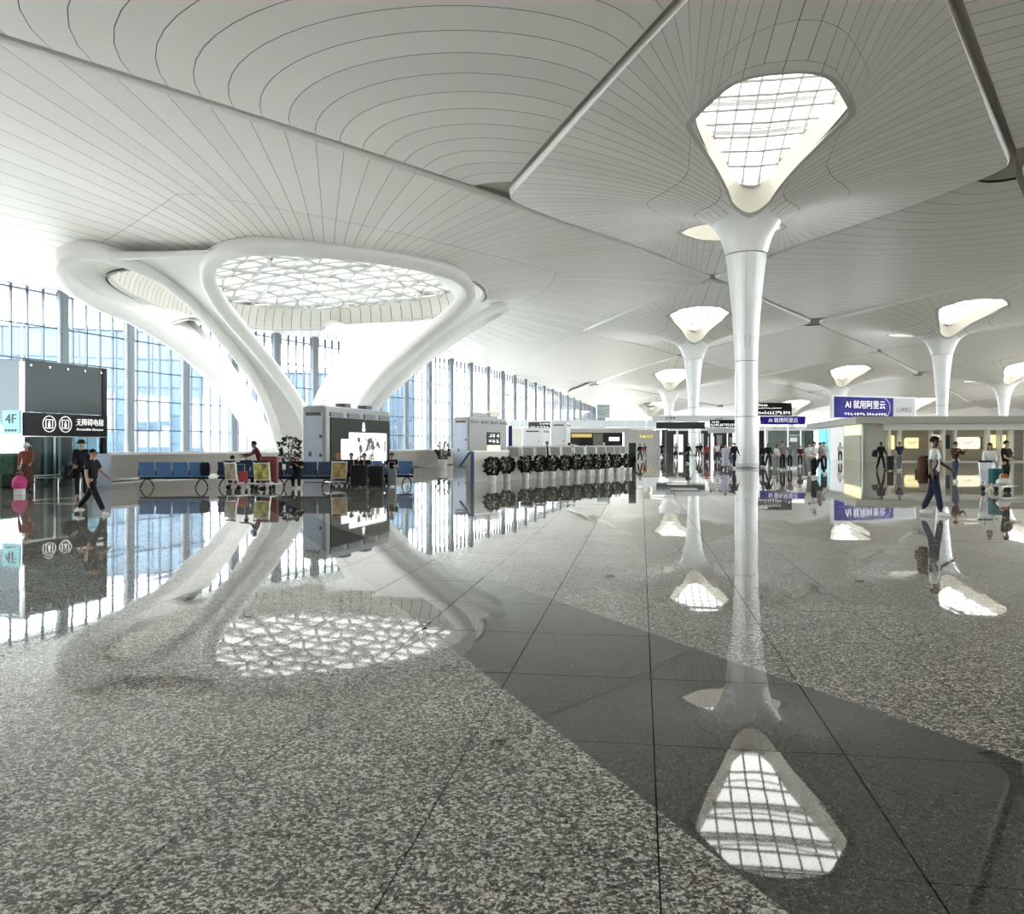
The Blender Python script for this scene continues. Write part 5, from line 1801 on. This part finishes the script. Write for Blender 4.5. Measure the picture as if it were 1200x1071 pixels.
# ------------------------------------------------------------------ people
M_skin = mat('skin_tan', (0.42, 0.25, 0.17), 0.5)
M_skin2 = mat('skin_deep', (0.10, 0.055, 0.035), 0.5)
M_hair = mat('hair_black', (0.008, 0.007, 0.007), 0.6, spec=0.1)
M_shoe_w = mat('shoe_white', (0.72, 0.72, 0.72), 0.5)
M_shoe_k = mat('shoe_black', (0.015, 0.015, 0.016), 0.4)
def cloth(name, c): return mat('cloth_' + name, c, 0.85, spec=0.2, bump=0.15, bscale=25)
C = {'white': cloth('white', (0.74, 0.74, 0.73)), 'black': cloth('black', (0.014, 0.014, 0.016)), 'navy': cloth('navy', (0.02, 0.026, 0.05)),
     'rust': cloth('rust', (0.24, 0.075, 0.05)), 'brown': cloth('brown', (0.085, 0.045, 0.03)), 'grey': cloth('grey', (0.22, 0.22, 0.23)), 'red': cloth('red', (0.42, 0.035, 0.055)),
     'jeans': cloth('jeans', (0.055, 0.085, 0.15)), 'teal': cloth('teal', (0.03, 0.13, 0.13)), 'pale': cloth('pale', (0.62, 0.66, 0.68)), 'orange': cloth('orange', (0.55, 0.18, 0.05)),
     'maroon': cloth('maroon', (0.10, 0.015, 0.018)), 'lilac': cloth('lilac', (0.45, 0.47, 0.58)), 'khaki': cloth('khaki', (0.30, 0.25, 0.17)), 'steel': cloth('steel', (0.16, 0.20, 0.26))}

def skin(name, V, E, R, material, parent, sub=1, root=0, smooth=True):
    me = bpy.data.meshes.new(name)
    me.from_pydata([tuple(v) for v in V], E, [])
    o = link(name, me, parent)
    md = o.modifiers.new('skin', 'SKIN')
    md.use_smooth_shade = smooth
    sv = me.skin_vertices[0].data
    for k, r in enumerate(R):
        sv[k].radius = r if isinstance(r, tuple) else (r, r)
        sv[k].use_root = (k == root)
    if sub:
        s_ = o.modifiers.new('smooth', 'SUBSURF'); s_.levels = sub; s_.render_levels = sub
    me.materials.append(material)
    return o

def person(label, x, y, rz=0.0, h=1.7, legs=((0.05, 0.0), (-0.05, 0.05)), arms=((0.05, 0.15), (-0.05, 0.15)), top='white', bottom='black', sleeves='short', shoes='w',
           sit=False, lean=0.0, hair='short', deep=False, group=None, cap=None, fine=False, skirt=False, z=0.0, spread=0.03, headturn=0.0):
    t = thing('person', label, 'person', (x, y, z), rz, group)
    k = h / 1.72
    t.scale = (k, k, k)
    sk = M_skin2 if deep else M_skin
    V3 = Vector
    hipz = 0.92
    def leg(side, a, b_):
        hp = V3((0.095 * side, 0, hipz - 0.03))
        kn = hp + V3((spread * side, -math.sin(a), -math.cos(a))) * 0.43
        an = kn + V3((0, -math.sin(a - b_), -math.cos(a - b_))) * 0.42
        fd = V3((0.02 * side, -math.cos((a - b_) * 0.6), -0.25 - math.sin(a - b_) * 0.3)).normalized()
        return hp, kn, an, an + fd * 0.15
    LG = [leg(s_, *legs[i]) for i, s_ in enumerate((-1, 1))]
    low = min(g[2].z for g in LG) - 0.075
    dz = -low if not sit else 0.50 - hipz
    if sit:
        dz = 0.52 - hipz
    off = V3((0, 0, dz))
    ly = -math.sin(lean)
    def tor(zz, yy=0.0):
        d = zz - hipz
        return V3((0, -math.sin(lean) * d + yy, hipz + math.cos(lean) * d)) + off
    pel, waist, chest, neckb, neck, chin, face, crown = tor(hipz), tor(1.08), tor(1.30), tor(1.43), tor(1.50, -0.01), tor(1.545, -0.045), tor(1.60, -0.03), tor(1.665, -0.01)
    def arm(side, a, b_, out=0.05):
        sh = tor(1.40) + V3((0.185 * side, 0, 0))
        A = a + lean * 0.5
        el = sh + V3((out * 2 * side, -math.sin(A), -math.cos(A))).normalized() * 0.28
        wr = el + V3((-0.10 * side if b_ > 0.6 else 0.02 * side, -math.sin(A + b_), -math.cos(A + b_))).normalized() * 0.25
        hd = wr + (wr - el).normalized() * 0.075
        return sh, el, wr, hd
    AR = [arm(s_, *arms[i]) for i, s_ in enumerate((-1, 1))]
    # one continuous body
    V = [pel, waist, chest, neckb, neck, chin, face, crown]
    Rr = [(0.125, 0.09), (0.115, 0.085), (0.135, 0.09), (0.07, 0.06), (0.055, 0.055), (0.062, 0.075), (0.078, 0.092), (0.066, 0.08)]
    E = [(i, i + 1) for i in range(7)]
    for sh, el, wr, hd in AR:
        n = len(V); V += [sh, el, wr, hd]; Rr += [0.055, 0.04, 0.028, (0.032, 0.02)]
        E += [(2, n), (n, n + 1), (n + 1, n + 2), (n + 2, n + 3)]
    for hp, kn, an, toe in LG:
        n = len(V); V += [hp + off, kn + off, an + off]; Rr += [0.085, 0.055, 0.04]
        E += [(0, n), (n, n + 1), (n + 1, n + 2)]
    skin('body', V, E, Rr, sk, t, 1)
    # fingers: four and a thumb on each hand
    for i, (sh, el, wr, hd) in enumerate(AR):
        d = (hd - wr).normalized()
        sd = d.cross(V3((0, 0, 1)) if abs(d.z) < 0.8 else V3((0, 1, 0))).normalized()
        up_ = sd.cross(d)
        fb = MB()
        for q in range(4):
            b0 = hd - d * 0.005 + sd * (0.022 * (q - 1.5))
            ln = (0.060, 0.072, 0.068, 0.052)[q]
            fb.tube([b0, b0 + d * ln * 0.55 - up_ * 0.006, b0 + d * ln * 0.9 - up_ * 0.024], [0.0095, 0.009, 0.007], 5)
        side_ = 1 if i else -1
        b0 = wr + d * 0.03 + sd * 0.026
        fb.tube([b0, b0 + d * 0.03 + sd * 0.022, b0 + d * 0.06 + sd * 0.022], [0.011, 0.010, 0.008], 5)
        fb.build('fingers', sk, t)
    # face
    fc = MB()
    fw = V3((0, -1, 0)); hc = face + V3((0, 0, 0.012))
    fc.ell(hc + V3((0, -0.102, -0.012)), (0.014, 0.02, 0.026), 8, 6)
    for s_ in (-1, 1): fc.ell(hc + V3((0.084 * s_, 0.012, -0.01)), (0.012, 0.024, 0.032), 8, 6)
    fc.build('nose_and_ears', sk, t)
    ey = MB()
    for s_ in (-1, 1): ey.ell(hc + V3((0.033 * s_, -0.088, 0.012)), (0.014, 0.01, 0.008), 8, 5)
    ey.ell(hc + V3((0, -0.094, -0.058)), (0.026, 0.008, 0.006), 8, 5)
    ey.build('eyes_and_mouth', mat('face_dark', (0.05, 0.025, 0.02), 0.5), t)
    # hair
    hb = MB()
    rows = []
    hcn = (face + crown) / 2 + V3((0, 0.012, 0.0))
    for a in range(7):
        th = math.radians(6 + a * 17.5)
        row = []
        for b2 in range(14):
            ph = 2 * math.pi * b2 / 14
            front = max(0, -math.sin(ph))
            th2 = th * (1 - 0.42 * front)
            if hair == 'long' and a >= 5 and front < 0.3: th2 = th * 1.05
            row.append(hcn + V3((0.091 * math.sin(th2) * math.cos(ph), 0.106 * math.sin(th2) * math.sin(ph), 0.104 * math.cos(th2) + (-0.16 * (a - 4) if hair == 'long' and a > 4 and front < 0.3 else 0))))
        rows.append(row)
    hb.grid(rows, 0, True, True); hb.quad(rows[0][::-1])
    hb.build('hair', M_hair if not cap else M_hair, t)
    if cap:
        cb = MB()
        cb.lathe(hcn + V3((0, 0, 0.02)), [(0.104, 0.0), (0.106, 0.04), (0.085, 0.085), (0.03, 0.105)], 14)
        cb.lathe(hcn + V3((0, -0.01, 0.02)), [(0.10, 0.0), (0.185, -0.018), (0.185, -0.008), (0.10, 0.012)], 16, 0, True, False)
        cb.build('hat', cap, t)
    # clothes
    ct = C[top]
    V = [tor(0.86), waist, chest, tor(1.425)]
    Rr = [(0.162, 0.122), (0.15, 0.115), (0.168, 0.122), (0.088, 0.078)]
    E = [(0, 1), (1, 2), (2, 3)]
    for sh, el, wr, hd in AR:
        n = len(V)
        if sleeves == 'short':
            V += [sh, sh.lerp(el, 0.75)]; Rr += [0.080, 0.068]; E += [(2, n), (n, n + 1)]
        elif sleeves == 'long':
            V += [sh, el, el.lerp(wr, 0.92)]; Rr += [0.080, 0.062, 0.046]; E += [(2, n), (n, n + 1), (n + 1, n + 2)]
        else:
            V += [sh]; Rr += [0.078]; E += [(2, n)]
    skin('shirt', V, E, Rr, ct, t, 1)
    cb_ = C[bottom]
    V = [tor(1.05), pel + V3((0, 0, -0.04))]
    Rr = [(0.145, 0.112), (0.15, 0.118)]
    E = [(0, 1)]
    for hp, kn, an, toe in LG:
        n = len(V)
        V += [hp + off, kn + off, kn.lerp(an, 0.9) + off]; Rr += [0.105, 0.078, 0.068]; E += [(1, n), (n, n + 1), (n + 1, n + 2)]
    skin('trousers', V, E, Rr, cb_, t, 1)
    if skirt:
        sb_ = MB(); sb_.lathe((0, 0, 0), [(0.15, 1.0 + dz), (0.20, 0.80 + dz), (0.27, 0.30 + dz)], 16, 0, True, False); sb_.build('skirt', C[skirt], t)
    for hp, kn, an, toe in LG:
        n_ = MB()
        d = toe - an; d.z = min(d.z, -0.02)
        sole = an + off + V3((0, 0, -0.075))
        heel = an + off + V3((0, 0.05, -0.05))
        dirf = V3((d.x, d.y, 0)).normalized() if V3((d.x, d.y, 0)).length > 1e-4 else V3((0, -1, 0))
        tip = V3((toe.x, toe.y, 0)) ; tip.z = (an + off).z - 0.055 + (toe.z - an.z + 0.04)
        n_.tube([heel, an + off + V3((0, 0, -0.03)), (an + off).lerp(tip, 0.6) + V3((0, 0, -0.005)), tip, tip + dirf * 0.05], [0.035, 0.052, 0.048, 0.042, 0.022], 8)
        n_.build('shoe', M_shoe_w if shoes == 'w' else M_shoe_k, t)
    return t

def backpack(label, loc, rz, c, size=(0.32, 0.2, 0.46)):
    t = thing('backpack', label, 'backpack', loc, rz)
    w_, d, h = size
    rows = []
    for f, s_ in ((0, 0.75), (0.08, 0.95), (0.5, 1.0), (0.85, 0.92), (0.97, 0.7), (1.0, 0.4)):
        rows.append([(w_ / 2 * s_ * math.copysign(abs(math.cos(a)) ** 0.6, math.cos(a)), d / 2 * s_ * math.copysign(abs(math.sin(a)) ** 0.6, math.sin(a)), h * f) for a in [2 * math.pi * q / 16 for q in range(16)]])
    m1 = MB(); m1.grid(rows, 0, True, True); m1.quad(rows[0][::-1]); m1.quad(rows[-1]); m1.build('bag', C[c], t)
    m1 = MB(); m1.rbox((0, d / 2, h * 0.32), (w_ * 0.7, 0.07, h * 0.4), 0.04, 0, 0, 'Y'); m1.build('pocket', C[c], t)
    for s_ in (-1, 1):
        m1 = MB(); m1.tube(cr_spline([(0.09 * s_, -d * 0.3, h * 0.95), (0.11 * s_, -d * 0.55 - 0.10, h * 1.02), (0.13 * s_, -d * 0.55 - 0.20, h * 0.72), (0.15 * s_, -d * 0.4, h * 0.18)], 4), 0.018, 5); m1.build('strap', M_black, t)
    return t
def suitcase(label, loc, rz, m_, size=(0.42, 0.26, 0.62)):
    t = thing('suitcase', label, 'suitcase', loc, rz)
    w_, d, h = size
    m1 = MB(); m1.rbox((0, 0, 0.06 + h / 2), (w_, d, h), 0.06); m1.build('shell', m_, t)
    m1 = MB()
    m1.tube([(-w_ * 0.3, 0, h), (-w_ * 0.3, 0, h + 0.32), (w_ * 0.3, 0, h + 0.32), (w_ * 0.3, 0, h)], 0.012, 6); m1.build('pull_handle', M_steel, t)
    for a in (-1, 1):
        for b_ in (-1, 1):
            m1 = MB(); m1.ell((a * w_ * 0.38, b_ * d * 0.32, 0.03), (0.02, 0.03, 0.03), 8, 6); m1.build('wheel', M_black, t)
    for q in (-0.25, 0, 0.25):
        m1 = MB(); m1.box((q * w_, -d / 2 - 0.004, 0.06 + h / 2), (0.02, 0.012, h * 0.85)); m1.build('rib', m_, t)
    return t
def cart(label, loc, rz, board_mat):
    t = thing('luggage_cart', label, 'luggage cart', loc, rz, 'airport luggage carts')
    m1 = MB(); m1.tube([(-0.3, -0.5, 0.2), (0.3, -0.5, 0.2), (0.28, 0.45, 0.22), (-0.28, 0.45, 0.22), (-0.3, -0.5, 0.2)], 0.022, 6); m1.build('deck_frame', M_steel, t)
    for k in range(5):
        m1 = MB(); m1.box((0, -0.42 + 0.2 * k, 0.215), (0.56, 0.04, 0.02)); m1.build('deck_slat', M_steel, t)
    for s_ in (-1, 1):
        m1 = MB(); m1.tube([(0.28 * s_, 0.42, 0.2), (0.28 * s_, 0.52, 0.6), (0.28 * s_, 0.58, 1.02)], 0.02, 6); m1.build('upright', M_steel, t)
    m1 = MB(); m1.tube([(-0.3, 0.58, 1.02), (0.3, 0.58, 1.02)], 0.028, 8); m1.build('push_bar', M_black, t)
    m1 = MB(); m1.box((0, 0.56, 0.66), (0.52, 0.03, 0.56), 0, 0, Matrix.Rotation(-0.1, 3, 'X')); b1 = m1.build('ad_board', board_mat, t)
    m1 = MB(); m1.box((0, 0.545, 0.66), (0.56, 0.02, 0.60), 0, 0, Matrix.Rotation(-0.1, 3, 'X')); m1.build('board_frame', M_white, t)
    for (a, b_) in ((-0.26, 0.4), (0.26, 0.4), (0.0, -0.46)):
        m1 = MB(); m1.lathe((0, 0, 0), [(0.02, -0.03), (0.085, -0.03), (0.085, 0.03), (0.02, 0.03)], 14)
        w__ = m1.build('wheel', M_black, t); w__.location = (a, b_, 0.085); w__.rotation_euler = (0, math.pi / 2, 0)
    return t

def at(px_, py_):
    D = FPX * CAMZ / (py_ - HOR)
    return ((px_ - 600) / FPX * D, D)
WALKA = ((0.26, 0.06), (-0.24, 0.22))
WALKB = ((-0.24, 0.22), (0.26, 0.06))
STAND = ((0.04, 0.02), (-0.04, 0.02))
SWING = ((-0.35, 0.25), (0.35, 0.3))
PHONE = ((0.1, 0.2), (0.5, 1.9))
PUSH = ((0.25, 0.9), (0.25, 0.9))
SITL = ((1.48, 1.35), (1.5, 1.5))
RGT, LFT, BACK, FRONT = math.pi / 2, -math.pi / 2, math.pi, 0.0

# -- right side
x, y = at(1095, 604)
person('man in a white t-shirt and dark trousers walking with a brown backpack', x, y, RGT * 0.62, 1.76, ((0.20, 0.05), (-0.20, 0.22)), ((-0.2, 0.35), (0.35, 0.6)), 'white', 'navy', 'short', 'w', deep=True)
d_ = Vector((-math.cos(RGT * 0.62 - math.pi / 2), -math.sin(RGT * 0.62 - math.pi / 2)))
backpack('brown leather backpack on the back of the man in the white t-shirt', (x + d_.x * 0.22 - 0.02, y + d_.y * 0.22, 0.72), RGT * 0.62, 'brown', (0.36, 0.22, 0.62))
x, y = at(1119.5, 565)
person('person in a brown top and jeans looking at a phone behind the walking man', x, y, 0.3, 1.68, ((0.08, 0.02), (-0.12, 0.1)), ((0.7, 1.6), (0.7, 1.6)), 'brown', 'jeans', 'long', 'w')
x, y = at(1032.5, 551.6)
person('walker dressed all in black before the left end of the shop block', x, y, 0.2, 1.74, WALKB, SWING, 'black', 'black', 'long', 'k', deep=True)
backpack('dark bag at the side of the walker dressed all in black', (x - 0.36, y + 0.05, 0.85), 0.6, 'navy', (0.34, 0.2, 0.42))
x, y = at(1054, 552)
person('man in a navy top and dark trousers pulling a suitcase before the shop block', x, y, 0.1, 1.72, ((0.1, 0.02), (-0.15, 0.1)), ((0.05, 0.2), (-0.05, 0.2)), 'navy', 'steel', 'short', 'w')
suitcase('black suitcase beside the man in navy', (x - 0.5, y + 0.1, 0), 0.1, M_black, (0.40, 0.25, 0.85))
x, y = at(1160, 574.5)
person('woman in a long white dress standing behind a luggage cart', x, y, -0.4, 1.62, STAND, PUSH, 'white', 'white', 'long', 'w', hair='long', skirt='pale')
x, y = at(1179, 574.5)
person('man in a black t-shirt and black trousers by the luggage cart', x, y, 0.5, 1.70, ((0.06, 0.02), (-0.10, 0.02)), ((0.3, 1.0), (0.35, 1.1)), 'black', 'black', 'short', 'k')
M_board1 = mat('cart_board_print', (0.35, 0.30, 0.08), 0.5, var=0.8, vscale=6)
cx, cy_ = at(1168, 576)
cart('luggage cart with a teal bag pushed by the couple on the right', (cx, cy_ - 0.1, 0), 0.2, C['teal'])
suitcase('teal suitcase on the couple\'s luggage cart', (cx, cy_ + 0.05, 0.22), 0.2, C['teal'], (0.44, 0.26, 0.5))
t = thing('duffel_bag', 'white bag with an orange bundle at the front of the couple\'s cart', 'bag', (cx - 0.02, cy_ - 0.42, 0.22), 0.2)
m1 = MB(); m1.ell((0, 0, 0.13), (0.26, 0.16, 0.14), 14, 8); m1.build('sack', C['white'], t)
m1 = MB(); m1.ell((0.06, 0.05, 0.30), (0.15, 0.13, 0.11), 12, 8); m1.build('bundle', C['orange'], t)
m1 = MB(); m1.tube(cr_spline([(-0.12, 0, 0.24), (-0.1, 0, 0.38), (0.0, 0, 0.38), (0.05, 0, 0.25)], 5), 0.012, 5); m1.build('handle', C['white'], t)

# -- middle group
def quick(label, px_, py_, rz, h, legs, arms, top, bottom, sl='short', **kw):
    x, y = at(px_, py_)
    return person(label, x, y, rz, h, legs, arms, top, bottom, sl, **kw)
G1 = 'travellers in the middle distance'
quick('man in a white shirt and black trousers standing nearest left of the shop block', 954, 560, 0.5, 1.72, STAND, ((0.2, 1.2), (0.2, 1.2)), 'white', 'black', group=G1)
quick('person in a white top and grey trousers just left behind the man in white', 948.5, 555.5, 0.0, 1.68, WALKA, PHONE, 'white', 'grey', group=G1)
quick('person in dark trousers half hidden behind the man in white', 961, 556, 0.8, 1.70, WALKB, SWING, 'grey', 'black', group=G1)
quick('person in a pale shirt right behind the standing group', 965.5, 552.5, -0.3, 1.72, STAND, SWING, 'pale', 'black', group=G1)
quick('man in a white shirt standing before the white side panel of the shop block', 984.5, 541.5, 0.0, 1.74, ((0.02, 0.0), (-0.02, 0.0)), PHONE, 'white', 'black', group=G1, spread=0.06)
quick('man in a grey top and black trousers walking in front of the glass shop front', 917, 551, 0.1, 1.76, STAND, ((0.1, 0.4), (0.1, 0.4)), 'grey', 'black', group=G1)
quick('woman in a white top beside the man in grey', 911, 549.5, 0.4, 1.58, WALKA, SWING, 'white', 'grey', group=G1, hair='long')
quick('person in a dark grey top right of the man in grey', 925.5, 549, -0.4, 1.66, WALKB, SWING, 'steel', 'black', group=G1)
quick('woman in black with long hair just right of the nearest column', 894.5, 547.5, 0.6, 1.62, WALKA, SWING, 'black', 'black', 'long', group=G1, hair='long')
quick('second person in black right of the nearest column', 900.5, 548.5, 0.2, 1.66, WALKB, SWING, 'black', 'navy', 'long', group=G1, hair='long')
quick('short traveller in a maroon top before the glass shop front', 937.5, 546.5, 0.0, 1.5, STAND, PUSH, 'maroon', 'black', 'long', group=G1)
quick('person in a red top left of the nearest column', 828.5, 541.0, 0.3, 1.62, WALKA, SWING, 'red', 'maroon', group=G1, hair='long')
quick('man in a white shirt left of the nearest column', 840.5, 541.5, 0.0, 1.72, WALKB, SWING, 'white', 'navy', group=G1)
quick('person in a patterned pale grey dress left of the nearest column', 850, 551, -0.3, 1.62, WALKA, SWING, 'lilac', 'steel', 'long', group=G1, skirt='lilac')
quick('person in a white top close to the nearest column', 855, 545, 0.2, 1.70, WALKB, PHONE, 'white', 'jeans', group=G1)
quick('person in black partly hidden by the nearest column', 860.5, 549, 0.4, 1.74, WALKA, SWING, 'black', 'black', 'long', group=G1)
quick('person in a grey top between the second and third columns', 792, 539.5, 0.0, 1.70, STAND, SWING, 'grey', 'black', group=G1)
quick('person in black beside the second column', 806.5, 543.5, 0.6, 1.72, WALKA, SWING, 'black', 'black', 'long', group=G1)
quick('small distant person in black by the grey shop wall', 775.5, 536, 0.0, 1.72, STAND, SWING, 'black', 'black', group=G1)
quick('distant person in black and grey just left of the red top', 821, 538, 0.0, 1.72, STAND, SWING, 'black', 'grey', group=G1)
quick('distant person in navy behind the white shirt', 845.5, 537.5, 0.5, 1.70, WALKA, SWING, 'navy', 'black', group=G1)
quick('distant person all in dark clothes just right of the second column', 817.5, 537, 0.2, 1.7, WALKB, SWING, 'black', 'black', group=G1)
quick('distant person in a dark coat near the plant row end', 750, 541, 0.4, 1.66, WALKB, SWING, 'black', 'black', 'long', group=G1)
quick('distant person in red past the plant row end', 755.5, 537.5, 0.4, 1.66, WALKB, SWING, 'red', 'grey', group=G1)
quick('traveller in dark clothes at the fourth check-in machine', 641, 553.5, 0.2, 1.74, STAND, PHONE, 'black', 'black', group=G1)
quick('traveller in white at the check-in machines behind the gate', 667, 551, BACK, 1.68, STAND, PUSH, 'white', 'grey', group=G1)
quick('traveller in a pale top at the middle check-in machine', 687, 549, BACK, 1.70, STAND, PUSH, 'pale', 'black', group=G1)
quick('traveller in a white shirt at the right-hand check-in machines', 702, 547, 0.0, 1.70, STAND, PUSH, 'white', 'black', group=G1)

# -- left group at the lift
x, y = at(108, 603)
person('woman in black striding to the right past the lift', x, y, RGT * 0.92, 1.55, ((0.50, 0.02), (-0.52, 0.18)), ((-0.1, 0.3), (0.42, 0.5)), 'black', 'black', 'short', 'w', hair='short', deep=False)
x, y = at(95, 585)
person('man in a black cap standing behind the striding woman', x, y, 0.5, 1.70, ((0.2, 0.05), (-0.2, 0.2)), ((0.2, 0.8), (0.1, 0.6)), 'black', 'black', 'long', 'k', cap=C['black'])
backpack('black travel bag hanging beside the man in the cap', (x - 0.28, y - 0.15, 0.62), 1.2, 'black', (0.42, 0.24, 0.4))
x, y = at(31, 577)
person('person in a rust jacket and pale hat waiting at the lift', x, y, 0.3, 1.60, STAND, ((0.15, 0.3), (0.3, 0.7)), 'rust', 'brown', 'long', 'k', cap=C['pale'], skirt='brown')
x2, y2 = at(23, 579)
t = thing('pink_bag', 'bright pink bag on a small white trolley by the lift', 'bag', (x2, y2, 0), 0.2)
m1 = MB(); m1.rbox((0, 0, 0.09), (0.30, 0.24, 0.18), 0.04); m1.build('trolley', M_white, t)
rows = [[(0.24 * s_ * math.cos(a), 0.17 * s_ * math.sin(a), 0.18 + 0.42 * f) for a in [2 * math.pi * q / 14 for q in range(14)]] for f, s_ in ((0, 0.8), (0.2, 1.0), (0.6, 0.95), (0.85, 0.7), (1.0, 0.3))]
m1 = MB(); m1.grid(rows, 0, True, True); m1.quad(rows[-1]); m1.quad(rows[0][::-1]); m1.build('sack', mat('bag_pink', (0.55, 0.05, 0.22), 0.6, var=0.2, vscale=8), t)
m1 = MB(); m1.tube(cr_spline([(-0.1, 0, 0.56), (-0.08, 0, 0.70), (0.08, 0, 0.70), (0.1, 0, 0.56)], 4), 0.014, 5); m1.build('handle', mat('bag_pink', (0.55, 0.05, 0.22)), t)
t = thing('barrier_rail', 'low steel barrier rail in front of the lift door', 'rail', (-15.85, 29.6, 0), 0.05)
m1 = MB(); m1.tube([(-0.75, 0, 0.45), (0.9, 0, 0.45)], 0.025, 6); m1.build('bar', M_steel, t)
for x_ in (-0.7, 0.1, 0.85):
    m1 = MB(); m1.tube([(x_, 0, 0.0), (x_, 0, 0.45)], 0.022, 6); m1.build('post', M_steel, t)
t = thing('lift_cabinet', 'pale blue-grey cabinet on the right of the lift', 'cabinet', (-16.15, 33.2, 0), lrz)
m1 = MB(); m1.rbox((0, 0, 0.62), (1.0, 0.5, 1.24), 0.05); m1.build('body', M_pod, t)
m1 = MB(); m1.box((0, -0.26, 0.62), (0.9, 0.02, 1.1)); m1.build('door', M_pod, t)
m1 = MB(); m1.box((0.36, -0.28, 0.7), (0.03, 0.03, 0.18)); m1.build('handle', M_steel, t)

# -- seated travellers and their carts
def seated(label, px_, D, rz, top, bottom, **kw):
    return person(label, (px_ - 600) / FPX * D, D, rz, 1.66, SITL, ((0.6, 1.0), (0.6, 1.0)), top, bottom, sit=True, group='travellers seated on the blue beam seats', **kw)
seated('person in a white top slumped on the blue seats behind the left cart', 269, 31.9, BACK, 'white', 'black', lean=0.5)
seated('person in dark clothes seated behind the two carts', 288, 31.9, BACK, 'black', 'black', lean=0.1)
person('man in a dark red top leaning over the luggage carts', (306 - 600) / FPX * 31.0, 31.0, -1.3, 1.74, ((0.2, 0.1), (-0.1, 0.1)), ((0.8, 0.5), (0.6, 0.6)), 'maroon', 'navy', 'short', 'k', lean=0.35, deep=True)
seated('person in a dark top seated alone in front of the pod between the carts', 349, 31.5, 0.1, 'black', 'black', lean=0.35, hair='long')
seated('person in a white top with an orange headscarf seated before the pod', 395.5, 33.35, 0.35, 'pale', 'jeans', lean=0.3, cap=C['orange'])
seated('person in a black jacket seated below the picture screen', 412, 33.35, 0.0, 'black', 'black', lean=0.05)
seated('second person in black seated below the picture screen', 428.5, 33.3, -0.1, 'black', 'navy', lean=0.25)
seated('person in dark clothes and white shoes at the right end of the seats', 460, 33.3, -0.1, 'black', 'black', lean=0.15)
cart('luggage cart with a brown advert board and red bags, left of the pair', (-9.60, 30.4, 0), 2.6, mat('cart_board_brown', (0.22, 0.17, 0.10), 0.5, var=0.5, vscale=5))
cart('luggage cart with a yellow-green advert board and a red bag on top', (-8.62, 30.2, 0), BACK - 0.15, mat('cart_board_green', (0.35, 0.34, 0.07), 0.5, var=0.8, vscale=5))
cart('luggage cart with a brown and yellow board in front of the pod', (-6.62, 31.9, 0), BACK + 0.5, mat('cart_board_amber', (0.30, 0.20, 0.07), 0.5, var=0.6, vscale=5))
suitcase('red suitcase lying on the left luggage cart', (-9.62, 30.25, 0.22), 0.5, mat('case_red', (0.38, 0.04, 0.03), 0.45), (0.46, 0.3, 0.36))
suitcase('maroon bag on top of the cart with the yellow-green board', (-8.62, 30.35, 0.22), 0.1, mat('case_maroon', (0.16, 0.03, 0.03), 0.5), (0.6, 0.36, 0.9))
suitcase('large black suitcase standing below the picture screen', (-5.72, 31.9, 0), 0.1, M_black, (0.62, 0.3, 0.78))
suitcase('second large black suitcase beside the first below the picture screen', (-5.08, 32.0, 0), 0.05, M_black, (0.52, 0.3, 0.74))
suitcase('grey suitcase right of the two black suitcases', (-4.55, 32.3, 0), 0.1, mat('case_grey', (0.16, 0.19, 0.20), 0.4), (0.36, 0.26, 0.62))
backpack('dark backpack leaning on the right end of the first bench', (-11.25, 31.3, 0.45), 0.2, 'navy', (0.34, 0.24, 0.5))
